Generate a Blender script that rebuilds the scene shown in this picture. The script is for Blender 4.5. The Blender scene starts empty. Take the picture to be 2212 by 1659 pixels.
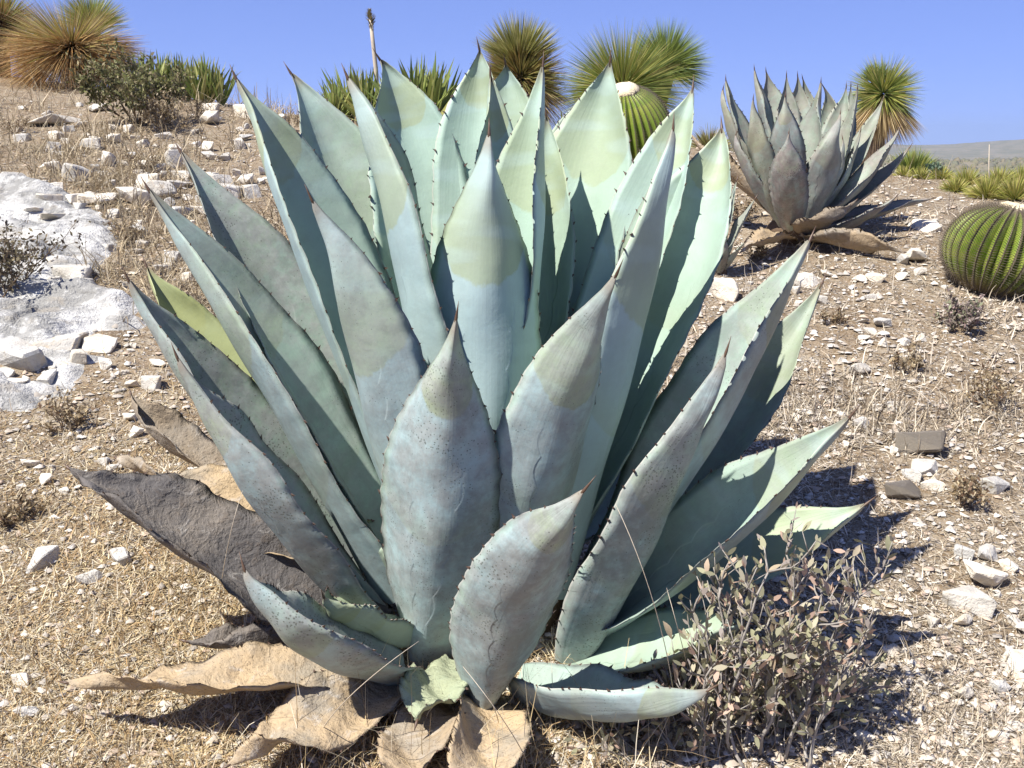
import bpy, bmesh, math, random
import numpy as np
from mathutils import Vector, Matrix, Quaternion
random.seed(7); RNG = np.random.default_rng(11)
S = bpy.context.scene; COL = S.collection
R = math.radians
# ------------------------------------------------------------------ camera
EYE = Vector((0.0, 0.0, 1.15)); PITCH = R(13.2); FPX = 2218.0     # focal length in pixels of a 2212 px wide picture
cam = bpy.data.cameras.new('camera'); cam.sensor_width = 36.0; cam.lens = 36.0*FPX/2212.0
cam.clip_start = 0.05; cam.clip_end = 9000.0
cam_o = bpy.data.objects.new('camera', cam); COL.objects.link(cam_o)
cam_o.location = EYE; cam_o.rotation_euler = (R(90)-PITCH, 0, 0); S.camera = cam_o
# ------------------------------------------------------------------ light
SUN_EL, SUN_AZ = 54.0, -127.0           # azimuth from +Y (view direction), clockwise positive: left and a little behind the camera
w = bpy.data.worlds.new('World'); S.world = w; w.use_nodes = True
nt = w.node_tree; bg = nt.nodes['Background']
sky = nt.nodes.new('ShaderNodeTexSky'); sky.sky_type = 'NISHITA'; sky.sun_disc = False
sky.sun_elevation = R(SUN_EL); sky.sun_rotation = R(SUN_AZ)
sky.altitude = 3000; sky.air_density = 0.6; sky.dust_density = 0.0; sky.ozone_density = 8.0
tint = nt.nodes.new('ShaderNodeMix'); tint.data_type = 'RGBA'; tint.blend_type = 'MULTIPLY'; tint.inputs[0].default_value = 1.0
gam = nt.nodes.new('ShaderNodeGamma'); gam.inputs[1].default_value = 0.4; nt.links.new(sky.outputs[0], gam.inputs[0])
nt.links.new(gam.outputs[0], tint.inputs[6]); tint.inputs[7].default_value = (1.15, 1.33, 2.35, 1)
nt.links.new(tint.outputs[2], bg.inputs[0]); bg.inputs[1].default_value = 0.106
sl = bpy.data.lights.new('sun', 'SUN'); sl.energy = 5.0; sl.angle = R(0.53); sl.color = (1.0, 0.955, 0.88)
so = bpy.data.objects.new('sun', sl); COL.objects.link(so)
SUND = Vector((math.sin(R(SUN_AZ))*math.cos(R(SUN_EL)), math.cos(R(SUN_AZ))*math.cos(R(SUN_EL)), math.sin(R(SUN_EL))))
so.rotation_euler = SUND.to_track_quat('Z', 'Y').to_euler(); so.location = (-6, -3, 9)
S.view_settings.view_transform = 'Standard'; S.view_settings.look = 'None'
S.view_settings.exposure = 0.95; S.view_settings.gamma = 1.0
# ------------------------------------------------------------------ picture <-> place
FW = Vector((0, math.cos(PITCH), -math.sin(PITCH))); UP = Vector((0, math.sin(PITCH), math.cos(PITCH)))
def ray(px, py):
    return FW + Vector((1, 0, 0))*((px-1106)/FPX) + UP*((829.5-py)/FPX)
def at(px, py, y):                       # the point of that line of sight at forward distance y
    d = ray(px, py); return EYE + d*(y/d.y)
def vnoise(x, y, seed=0):                # smooth value noise, vectorised
    x = np.asarray(x, float); y = np.asarray(y, float)
    xi = np.floor(x).astype(np.int64); yi = np.floor(y).astype(np.int64)
    fx = x-xi; fy = y-yi; fx = fx*fx*(3-2*fx); fy = fy*fy*(3-2*fy)
    def h(a, b):
        n = (a*374761393 + b*668265263 + seed*982451653) & 0x7fffffff
        n = ((n ^ (n >> 13))*1274126177) & 0x7fffffff
        return ((n ^ (n >> 16)) & 0xffff)/65535.0
    return (h(xi, yi)*(1-fx)+h(xi+1, yi)*fx)*(1-fy) + (h(xi, yi+1)*(1-fx)+h(xi+1, yi+1)*fx)*fy
def fbm(x, y, seed=0, o=4):
    s = 0; a = .5
    for k in range(o):
        s = s + a*(vnoise(np.asarray(x)*2**k, np.asarray(y)*2**k, seed+k)-.5)*2; a *= .5
    return s
CX = [-40, -9, -6.4, -3.4, -2.0, -0.9, .35, 1.6, 2.6, 3.5, 9, 40]; CY = [20, 14, 12.6, 10.7, 9.7, 9.0, 8.4, 8.1, 7.4, 7.0, 6.0, 5.0]
def H(x, y):                             # height of the ground
    x = np.asarray(x, float); y = np.asarray(y, float)
    yc = np.interp(x, CX, CY); k = .5
    ys = -k*np.log(np.exp(-np.clip((y-yc)/k, -40, 40)) + 1)       # soft min(y-yc, 0)
    z = .2*(np.maximum(ys, -22)+yc-2.3)
    over = np.maximum(y-yc, 0); z = z - 26*(1-np.exp(-(over/90)**1.15))
    r = np.hypot(x, y)
    near = np.clip(1-(r-10)/30, 0, 1)
    z = z + near*(.05*fbm(x*.9, y*.9, 3)+.022*fbm(x*4, y*4, 9, 3)*np.clip(r/2, 0, 1))
    # hills beyond the valley
    a = np.arctan2(x, y)
    hill1 = 23.2*np.exp(-((r-330-60*np.sin(a*2.2+.4))/120)**2)*(1+.10*np.sin(a*9+1.0)-.10*np.clip(a-.33,-.4,.6)*2.2)
    hill2 = 39*np.exp(-((r-1700-200*np.sin(a*3))/520)**2)*(.80+.12*np.sin(a*13+.3)+.08*np.sin(a*29))
    f = np.clip((r-60)/120, 0, 1); f = f*f*(3-2*f)
    z = z + f*(hill1+hill2 + 3.0*fbm(x/60, y/60, 21, 4))
    return z
def g1(x, y): return float(H(x, y))
def ground(px, py, dmax=14.0):           # where that line of sight meets the ground
    d = ray(px, py); ts = np.arange(1.2, dmax, .02)
    below = EYE.z+d.z*ts < H(d.x*ts, d.y*ts); t = ts[int(np.argmax(below))] if below.any() else dmax
    p = EYE + d*float(t)
    return Vector((p.x, p.y, g1(p.x, p.y)))
def pxm(p): return (p-EYE).dot(FW)/FPX    # metres per picture pixel at p
# ------------------------------------------------------------------ objects
def tag(o, label=None, cat=None, group=None, kind=None):
    if label: o['label'] = label
    if cat: o['category'] = cat
    if group: o['group'] = group
    if kind: o['kind'] = kind
    return o
def link(name, me, mat=None, parent=None, loc=None):
    o = bpy.data.objects.new(name, me); COL.objects.link(o)
    if mat and me is not None and not len(me.materials): me.materials.append(mat)
    if parent: o.parent = parent
    if loc is not None: o.location = loc
    return o
def empty(name, loc=(0, 0, 0)):
    o = bpy.data.objects.new(name, None); COL.objects.link(o); o.location = loc; o.empty_display_size = .05; return o
def mesh(name, V, F, smooth=True, attrs=None, uv=None):
    me = bpy.data.meshes.new(name)
    V = np.asarray(V, np.float32)
    if isinstance(F, np.ndarray):        # all faces of one size
        n, k = F.shape
        me.vertices.add(len(V)); me.vertices.foreach_set('co', V.ravel())
        me.loops.add(n*k); me.loops.foreach_set('vertex_index', F.astype(np.int32).ravel())
        me.polygons.add(n); me.polygons.foreach_set('loop_start', np.arange(0, n*k, k, dtype=np.int32))
        me.update(calc_edges=True)
    else:
        me.from_pydata(V.tolist(), [], F); me.update()
    if smooth: me.polygons.foreach_set('use_smooth', np.ones(len(me.polygons), bool))
    for k, a in (attrs or {}).items():
        a = np.asarray(a, np.float32)
        if a.ndim == 1:
            at_ = me.attributes.new(k, 'FLOAT', 'POINT'); at_.data.foreach_set('value', a)
        else:
            at_ = me.attributes.new(k, 'FLOAT_COLOR', 'POINT')
            if a.shape[1] == 3: a = np.c_[a, np.ones(len(a), np.float32)]
            at_.data.foreach_set('color', a.astype(np.float32).ravel())
    if uv is not None:
        l = me.uv_layers.new(name='UVMap'); idx = np.empty(len(me.loops), np.int32); me.loops.foreach_get('vertex_index', idx)
        l.data.foreach_set('uv', np.asarray(uv, np.float32)[idx].ravel())
    me.validate(); me.update()
    return me
def tubes(paths, sides=5):               # list of (points, radii) -> V, F joined
    V = []; F = []
    for P, rad in paths:
        P = [Vector(p) for p in P]; n = len(P); b = len(V); ref = None
        for i, p in enumerate(P):
            t = (P[min(i+1, n-1)]-P[max(i-1, 0)])
            t = t.normalized() if t.length > 1e-9 else Vector((0, 0, 1))
            if ref is None: ref = t.orthogonal().normalized()
            ref = (ref - t*ref.dot(t)); ref = ref.normalized() if ref.length > 1e-6 else t.orthogonal().normalized()
            bi = t.cross(ref)
            for k in range(sides):
                a = 2*math.pi*k/sides; V.append(p + (ref*math.cos(a)+bi*math.sin(a))*rad[i])
        for i in range(n-1):
            for k in range(sides):
                F.append((b+i*sides+k, b+i*sides+(k+1) % sides, b+(i+1)*sides+(k+1) % sides, b+(i+1)*sides+k))
        F.append(tuple(b+k for k in range(sides))[::-1]); F.append(tuple(b+(n-1)*sides+k for k in range(sides)))
    return V, F
def ribbons(P, W, col, seg, cup=0.0):
    """P (n,seg+1,3) centre lines, W (n,seg+1,3) half-width vectors, col (n,3)"""
    n = len(P); m = seg+1
    V = np.empty((n, m, 2, 3), np.float32); V[:, :, 0] = P-W; V[:, :, 1] = P+W
    base = (np.arange(n)*m*2)[:, None]+np.arange(seg)[None]*2
    F = np.stack([base, base+1, base+3, base+2], -1).reshape(-1, 4)
    C = np.repeat(np.asarray(col, np.float32), m*2, 0)
    return V.reshape(-1, 3), F, C
# ------------------------------------------------------------------ material helpers
class NT:
    def __init__(s, name, rough=.8, spec=.3):
        s.m = bpy.data.materials.new(name); s.m.use_nodes = True; s.t = s.m.node_tree
        s.b = s.t.nodes['Principled BSDF']; s.b.inputs['Roughness'].default_value = rough; s.b.inputs['Specular IOR Level'].default_value = spec
    def n(s, typ, **kw):
        nd = s.t.nodes.new('ShaderNode'+typ)
        for k, v in kw.items(): setattr(nd, k, v)
        return nd
    def put(s, sock, v):
        if v is None: return
        if hasattr(v, 'is_output') or hasattr(v, 'links'): s.t.links.new(v, sock)
        elif isinstance(v, (tuple, list)) and len(v) == 3 and sock.type == 'RGBA': sock.default_value = (*v, 1)
        else: sock.default_value = v
    def math(s, op, a, b=None, c=None, clamp=False):
        nd = s.n('Math', operation=op, use_clamp=clamp); s.put(nd.inputs[0], a); s.put(nd.inputs[1], b)
        if c is not None: s.put(nd.inputs[2], c)
        return nd.outputs[0]
    def mix(s, f, a, b, mode='MIX'):
        nd = s.n('Mix', data_type='RGBA', blend_type=mode); s.put(nd.inputs[0], f); s.put(nd.inputs[6], a); s.put(nd.inputs[7], b); return nd.outputs[2]
    def step(s, v, lo, hi):
        nd = s.n('MapRange', interpolation_type='SMOOTHSTEP'); s.put(nd.inputs[0], v); s.put(nd.inputs[1], lo); s.put(nd.inputs[2], hi); return nd.outputs[0]
    def noise(s, vec, scale, detail=4, rough=.55, dist=0.0):
        nd = s.n('TexNoise'); s.put(nd.inputs['Vector'], vec); nd.inputs['Scale'].default_value = scale; nd.inputs['Detail'].default_value = detail
        nd.inputs['Roughness'].default_value = rough; nd.inputs['Distortion'].default_value = dist; return nd.outputs[0]
    def voro(s, vec, scale, feature='F1', out=0):
        nd = s.n('TexVoronoi', feature=feature); s.put(nd.inputs['Vector'], vec); nd.inputs['Scale'].default_value = scale; return nd.outputs[out]
    def pos(s, kind='Object'): return s.n('TexCoord').outputs[kind]
    def geo(s): return s.n('NewGeometry').outputs['Position']
    def attr(s, name, out='Fac'): return s.n('Attribute', attribute_name=name).outputs[out]
    def ramp(s, v, stops):
        nd = s.n('ValToRGB'); s.put(nd.inputs[0], v); e = nd.color_ramp.elements
        while len(e) < len(stops): e.new(.5)
        for i, (p, c) in enumerate(stops): e[i].position = p; e[i].color = (*c, 1)
        return nd.outputs[0]
    def bump(s, h, strength=.3, dist=.01):
        nd = s.n('Bump'); nd.inputs['Strength'].default_value = strength; nd.inputs['Distance'].default_value = dist; s.put(nd.inputs['Height'], h)
        s.t.links.new(nd.outputs[0], s.b.inputs['Normal'])
    def color(s, c): s.put(s.b.inputs['Base Color'], c)
    def thin(s, f, c):                   # light shining through thin leaves
        tr = s.n('BsdfTranslucent'); s.put(tr.inputs[0], c); mx = s.n('MixShader'); mx.inputs[0].default_value = f
        s.t.links.new(s.b.outputs[0], mx.inputs[1]); s.t.links.new(tr.outputs[0], mx.inputs[2])
        s.t.links.new(mx.outputs[0], s.t.nodes['Material Output'].inputs[0])
def scale3(q, v, k):
    nd = q.n('VectorMath', operation='MULTIPLY'); q.put(nd.inputs[0], v); nd.inputs[1].default_value = k; return nd.outputs[0]
# ------------------------------------------------------------------ materials
def leaf_mat(name, abax, adax, band, grey):
    q = NT(name, .62, .35); P = q.pos(); info = q.n('ObjectInfo'); rnd = info.outputs['Random']
    uvn = q.n('UVMap', uv_map='UVMap'); sep = q.n('SeparateXYZ'); q.t.links.new(uvn.outputs[0], sep.inputs[0])
    u = q.math('MULTIPLY_ADD', sep.outputs[0], 2.0, -1.0); v = sep.outputs[1]; au = q.math('ABSOLUTE', u)
    cs = q.n('SeparateColor'); q.t.links.new(info.outputs['Color'], cs.inputs[0]); age, yel = cs.outputs[0], cs.outputs[1]
    side = q.attr('side')
    n1 = q.noise(P, 5, 4, .6); n2 = q.noise(P, 22, 5, .6); n3 = q.noise(P, 130, 3, .6)
    c = q.mix(side, abax, adax)
    c = q.mix(q.step(n1, .35, .7), c, q.mix(side, tuple(x*.88 for x in abax), tuple(x*.84 for x in adax)))
    # old imprint of the bud: olive grey above an arched line, bluer bloom below
    pos = q.math('MULTIPLY_ADD', rnd, .26, .47)
    d = q.math('SUBTRACT', q.math('ADD', v, q.math('MULTIPLY', q.math('MULTIPLY', u, u), -.10)), pos)
    d = q.math('ADD', d, q.math('MULTIPLY_ADD', n2, .05, -.025))
    up = q.step(d, -.004, .006); fade = q.math('SUBTRACT', 1.0, q.math('MULTIPLY', q.step(d, .05, .36), .8))
    c = q.mix(q.math('MULTIPLY', q.math('MULTIPLY', up, fade), q.math('MULTIPLY_ADD', rnd, .3, .62)), c, band)
    pos2 = q.math('MULTIPLY_ADD', q.math('FRACT', q.math('MULTIPLY', rnd, 7.3)), .2, .2)
    d2 = q.math('SUBTRACT', q.math('ADD', v, q.math('MULTIPLY', q.math('MULTIPLY', u, u), -.08)), pos2)
    c = q.mix(q.math('MULTIPLY', q.math('MULTIPLY', q.step(d2, -.003, .004), q.math('SUBTRACT', 1.0, q.step(d2, .01, .10))), .35), c, band)
    # cross bands of bloom
    wv = q.noise(scale3(q, uvn.outputs[0], (.6, 9, 1)), 1.0, 2)
    c = q.mix(q.math('MULTIPLY', q.step(wv, .52, .62), .28), c, tuple(min(1, x*1.14) for x in abax))
    # grey weathering, painted-in shade of the inner faces, dark lichen specks of old leaves
    wth = q.math('MULTIPLY', age, q.step(q.math('ADD', n2, q.math('MULTIPLY', n3, .35)), .45, .85))
    c = q.mix(q.math('MULTIPLY', q.math('MULTIPLY', age, side), .7), c, tuple(x*.58 for x in adax))  # inner face darkened with age: weaker direct sun put into the colour
    c = q.mix(q.math('MULTIPLY', wth, .9), c, grey)
    mot = q.math('MULTIPLY', q.step(q.math('ADD', q.math('MULTIPLY', n1, .7), q.math('MULTIPLY', q.noise(P, 38, 4, .7), .5)), .47, .74), age)
    c = q.mix(q.math('MULTIPLY', mot, .72), c, tuple(x*.48 for x in grey))
    sp = q.math('LESS_THAN', q.voro(P, 140), q.math('MULTIPLY', q.math('MULTIPLY', age, q.step(q.noise(P, 9, 2), .38, .68)), .36))
    c = q.mix(q.math('MULTIPLY', sp, .6), c, (.05, .055, .04))
    sp2 = q.math('LESS_THAN', q.voro(P, 62), q.math('MULTIPLY', age, .10))
    c = q.mix(q.math('MULTIPLY', sp2, .7), c, (.05, .055, .04))
    c = q.mix(yel, c, (.34, .36, .13))
    # pale horny rim, browner tip
    c = q.mix(q.math('MULTIPLY', q.step(au, .965, .995), .55), c, (.46, .44, .40))
    c = q.mix(q.math('MULTIPLY', q.step(v, .90, .985), .65), c, (.22, .17, .12))
    q.color(c)
    # relief: scalloped imprint of the neighbour's toothed margin
    sc = q.math('ABSOLUTE', q.math('SINE', q.math('MULTIPLY', v, 40.0)))
    e = q.math('SUBTRACT', q.math('SUBTRACT', au, q.math('MULTIPLY', sc, .075)), q.math('MULTIPLY_ADD', v, .75, -.03))
    imp = q.math('MULTIPLY', q.step(e, -.02, .012), q.math('SUBTRACT', 1.0, q.step(e, .012, .2)))
    gate = q.math('MULTIPLY', q.math('SUBTRACT', 1.0, q.step(v, .38, .6)), q.step(v, .1, .2))
    h = q.math('ADD', q.math('MULTIPLY', q.math('MULTIPLY', imp, gate), .55), q.math('MULTIPLY', n2, .5))
    h = q.math('ADD', h, q.math('MULTIPLY', n3, .12)); h = q.math('ADD', h, q.math('MULTIPLY', q.noise(scale3(q, uvn.outputs[0], (26, .8, 1)), 1.0, 3), .35))
    q.bump(h, .55, .004); q.put(q.b.inputs['Roughness'], q.math('MULTIPLY_ADD', n2, .25, .46))
    return q.m
M = {}
M['leaf'] = leaf_mat('agave_leaf', (.34, .455, .462), (.325, .445, .365), (.30, .355, .215), (.30, .31, .30))
M['leaf_far'] = leaf_mat('agave_leaf_far', (.285, .36, .325), (.28, .365, .28), (.27, .29, .19), (.29, .245, .23))
q = NT('agave_spine', .45, .4); P = q.pos('Generated'); q.color(q.mix(q.noise(q.pos(), 60), (.05, .03, .02), (.14, .085, .055))); M['spine'] = q.m
q = NT('agave_teeth', .5, .4); q.color((.10, .065, .05)); M['teeth'] = q.m
q = NT('dead_leaf', .85, .15); P = q.pos(); info = q.n('ObjectInfo'); cs = q.n('SeparateColor'); q.t.links.new(info.outputs['Color'], cs.inputs[0])
n1 = q.noise(P, 7, 5, .6); n2 = q.noise(P, 45, 5, .65); n4 = q.noise(scale3(q, P, (1, 1, 1)), 16, 4, .6, 1.5)
c = q.mix(cs.outputs[0], (.44, .33, .20), (.10, .095, .095))
c = q.mix(q.step(n1, .42, .68), c, q.mix(cs.outputs[0], (.30, .26, .20), (.20, .175, .15)))
c = q.mix(q.math('MULTIPLY', q.step(n2, .5, .75), .6), c, (.13, .10, .075))
c = q.mix(q.math('MULTIPLY', q.step(n4, .56, .7), .5), c, (.42, .40, .37))
c = q.mix(cs.outputs[1], c, (.25, .33, .22))
sp = q.math('LESS_THAN', q.voro(P, 120), .16); c = q.mix(q.math('MULTIPLY', sp, .6), c, (.06, .045, .035))
q.color(c); wr = q.n('TexWave'); q.put(wr.inputs['Vector'], P); wr.inputs['Scale'].default_value = 9; wr.inputs['Distortion'].default_value = 26; wr.inputs['Detail'].default_value = 6; wr.inputs['Detail Scale'].default_value = 2.5
q.bump(q.math('ADD', q.math('MULTIPLY', wr.outputs[1], .08), q.math('ADD', n2, n4)), 1.0, .007); M['dead'] = q.m
q = NT('agave_stem', .9, .1); q.color(q.mix(q.noise(q.pos(), 30), (.05, .035, .025), (.16, .11, .07))); q.bump(q.noise(q.pos(), 40), .8, .01); M['stem'] = q.m
# ground
q = NT('ground', .95, .1); P = q.geo()
n0 = q.noise(P, .9, 4, .6); n1 = q.noise(P, 4, 5, .6); n2 = q.noise(P, 26, 5, .65); n3 = q.noise(P, 110, 4, .6)
c = q.mix(q.step(n1, .38, .62), (.25, .19, .125), (.33, .275, .20))
c = q.mix(q.step(n2, .42, .62), c, (.19, .135, .08))
c = q.mix(q.math('MULTIPLY', q.step(q.noise(P, 7, 6, .7), .5, .66), .8), c, (.115, .08, .05))
c = q.mix(q.math('MULTIPLY', q.step(n3, .5, .66), .65), c, (.40, .35, .28))
vd = q.n('TexVoronoi'); q.put(vd.inputs['Vector'], P); vd.inputs['Scale'].default_value = 46
vcol = q.n('SeparateColor'); q.t.links.new(vd.outputs['Color'], vcol.inputs[0])
st = q.math('MULTIPLY', q.step(vcol.outputs[0], .5, .56), q.math('SUBTRACT', 1.0, q.step(vd.outputs[0], .28, .42)))
c = q.mix(q.math('MULTIPLY', st, .8), c, q.mix(vcol.outputs[1], (.32, .27, .22), (.55, .51, .45)))
sepp = q.n('SeparateXYZ'); q.t.links.new(P, sepp.inputs[0])
ln = q.n('VectorMath', operation='LENGTH'); q.t.links.new(P, ln.inputs[0]); r_ = ln.outputs['Value']
scrub = q.mix(q.step(q.noise(P, .05, 6, .65), .4, .62), (.135, .13, .085), (.20, .175, .125))
c = q.mix(q.step(r_, 14, 60), c, scrub)
q.color(c); q.bump(q.math('ADD', q.math('ADD', n2, q.math('MULTIPLY', n3, .6)), st), .9, .02); M['ground'] = q.m
# stone
def stone(name, a, b, lich):
    q = NT(name, .9, .15); P = q.pos(); rnd = q.n('ObjectInfo').outputs['Random']; G = q.geo()
    n1 = q.noise(G, 9, 5, .6); n2 = q.noise(G, 42, 5, .65); n3 = q.noise(G, 160, 3, .6)
    c = q.mix(rnd, a, b); c = q.mix(q.step(n1, .4, .66), c, tuple(x*.72 for x in b)); c = q.mix(q.math('MULTIPLY', q.step(n2, .52, .7), .55), c, lich)
    c = q.mix(q.math('MULTIPLY', q.step(q.noise(G, 14, 3), .56, .7), .5), c, (.46, .35, .22))
    q.color(c); q.bump(q.math('ADD', q.math('ADD', n1, n2), q.math('MULTIPLY', n3, .4)), .7, .012); return q.m
M['white'] = stone('white_limestone', (.76, .71, .61), (.64, .58, .48), (.48, .44, .37))
M['grey'] = stone('grey_limestone', (.46, .45, .42), (.58, .54, .47), (.30, .29, .26))
q = NT('bedrock_limestone', .92, .12); G = q.geo(); n1 = q.noise(G, 2.6, 5, .6); n2 = q.noise(G, 14, 6, .68); n3 = q.noise(G, 90, 4, .6); ns_ = q.noise(scale3(q, G, (1.5, 7, 22)), 1.6, 4, .6)
c = q.mix(q.step(n1, .36, .56), (.56, .55, .52), (.27, .265, .25)); c = q.mix(q.math('MULTIPLY', q.step(n2, .50, .66), .8), c, (.62, .61, .58)); c = q.mix(q.math('MULTIPLY', q.step(ns_, .56, .70), .6), c, (.19, .18, .165))
c = q.mix(q.math('MULTIPLY', q.step(q.noise(G, 5, 5, .65, 1.2), .55, .68), .7), c, (.31, .28, .235))
q.color(c); q.bump(q.math('ADD', q.math('ADD', n2, q.math('MULTIPLY', n3, .5)), q.math('MULTIPLY', ns_, .8)), 1.0, .025); M['bedrock'] = q.m
q = NT('layered_rock', .9, .1); P = q.pos(); wv = q.n('TexWave', bands_direction='Z'); q.put(wv.inputs['Vector'], P); wv.inputs['Scale'].default_value = 26; wv.inputs['Distortion'].default_value = 5; wv.inputs['Detail'].default_value = 3
c = q.mix(q.step(wv.outputs[1], .1, .45), (.20, .165, .135), (.43, .38, .31)); q.color(q.mix(q.step(q.noise(P, 20), .5, .7), c, (.33, .30, .25))); q.bump(wv.outputs[1], .8, .01); M['layered'] = q.m
q = NT('gravel', .92, .1); c = q.attr('tone', 'Color'); q.color(q.mix(q.math('MULTIPLY', q.noise(q.geo(), 150), .5), c, (.35, .30, .24))); M['gravel'] = q.m
def blade_mat(name, rough=.75, tf=.2):
    q = NT(name, rough, .2); c = q.attr('tone', 'Color'); q.color(c); q.thin(tf, c); return q.m
M['straw'] = blade_mat('dry_grass', .7, .18); M['blade'] = blade_mat('green_blades', .6, .22)
def twig(name, a, b):
    q = NT(name, .9, .1); q.color(q.mix(q.noise(q.geo(), 60), a, b)); q.bump(q.noise(q.geo(), 120), .5, .003); return q.m
M['twig'] = twig('grey_twig', (.20, .18, .16), (.40, .37, .33)); M['bark'] = twig('brown_twig', (.10, .07, .045), (.22, .16, .11))
M['wood'] = twig('stalk_wood', (.40, .34, .26), (.55, .48, .38))
def oleaf(name, a, b, cc):
    q = NT(name, .6, .3); rnd = q.n('ObjectInfo').outputs['Random']
    c = q.ramp(rnd, [(0, a), (.45, b), (.75, cc), (1, a)]); q.color(q.mix(q.math('MULTIPLY', q.noise(q.geo(), 90), .5), c, tuple(x*.6 for x in b))); q.thin(.22, c); return q.m
M['shrub_leaf'] = oleaf('shrub_leaf', (.30, .30, .18), (.42, .39, .27), (.54, .37, .28))
M['sword'] = oleaf('sword_leaf', (.15, .21, .05), (.27, .31, .085), (.40, .38, .14))
q = NT('cactus_rib', .5, .35); uvn = q.n('UVMap', uv_map='UVMap'); sep = q.n('SeparateXYZ'); q.t.links.new(uvn.outputs[0], sep.inputs[0])
crest = q.math('ABSOLUTE', q.math('MULTIPLY_ADD', sep.outputs[0], 2.0, -1.0)); n = q.noise(q.pos(), 14, 4)
c = q.mix(q.step(n, .4, .65), (.155, .225, .028), (.235, .27, .05)); c = q.mix(q.math('SUBTRACT', 1.0, q.step(crest, .05, .22)), c, (.12, .12, .045))
c = q.mix(q.math('SUBTRACT', 1.0, q.step(sep.outputs[1], .0, .22)), c, (.27, .20, .09)); q.color(c); q.bump(n, .2, .005); M['rib'] = q.m
q = NT('cactus_spine', .6, .3); q.color(q.mix(q.noise(q.geo(), 25), (.055, .04, .03), (.20, .16, .11))); M['cspine'] = q.m
q = NT('cactus_wool', .95, .05); q.color(q.mix(q.noise(q.pos(), 40), (.66, .52, .30), (.82, .74, .56))); q.bump(q.noise(q.pos(), 120), 1, .01); M['wool'] = q.m
# ------------------------------------------------------------------ the land
def build_ground():
    th = np.unique(np.concatenate([np.radians(np.arange(-40, 40.01, .36)), np.radians(np.arange(40, 320.01, 3.5))]))
    rr = [0.0, .15, .3]
    while rr[-1] < 4200: rr.append(rr[-1]*1.021 if rr[-1] > 1.2 else rr[-1]+.03*(1+rr[-1]))
    rr = np.array(rr); n, m = len(rr), len(th)-1; th = th[:-1]
    X = rr[:, None]*np.sin(th)[None]; Y = rr[:, None]*np.cos(th)[None]; Z = H(X, Y)
    V = np.stack([X, Y, Z], -1).reshape(-1, 3)
    i, j = np.meshgrid(np.arange(1, n-1), np.arange(m), indexing='ij'); j2 = (j+1) % m
    F = np.stack([i*m+j, i*m+j2, (i+1)*m+j2, (i+1)*m+j], -1).reshape(-1, 4)[:, ::-1]
    o = link('ground', mesh('ground', V, F), M['ground']); tag(o, kind='structure', label='dry rocky hillside of pale soil and grit rising to a ridge', cat='ground')
build_ground()
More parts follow.
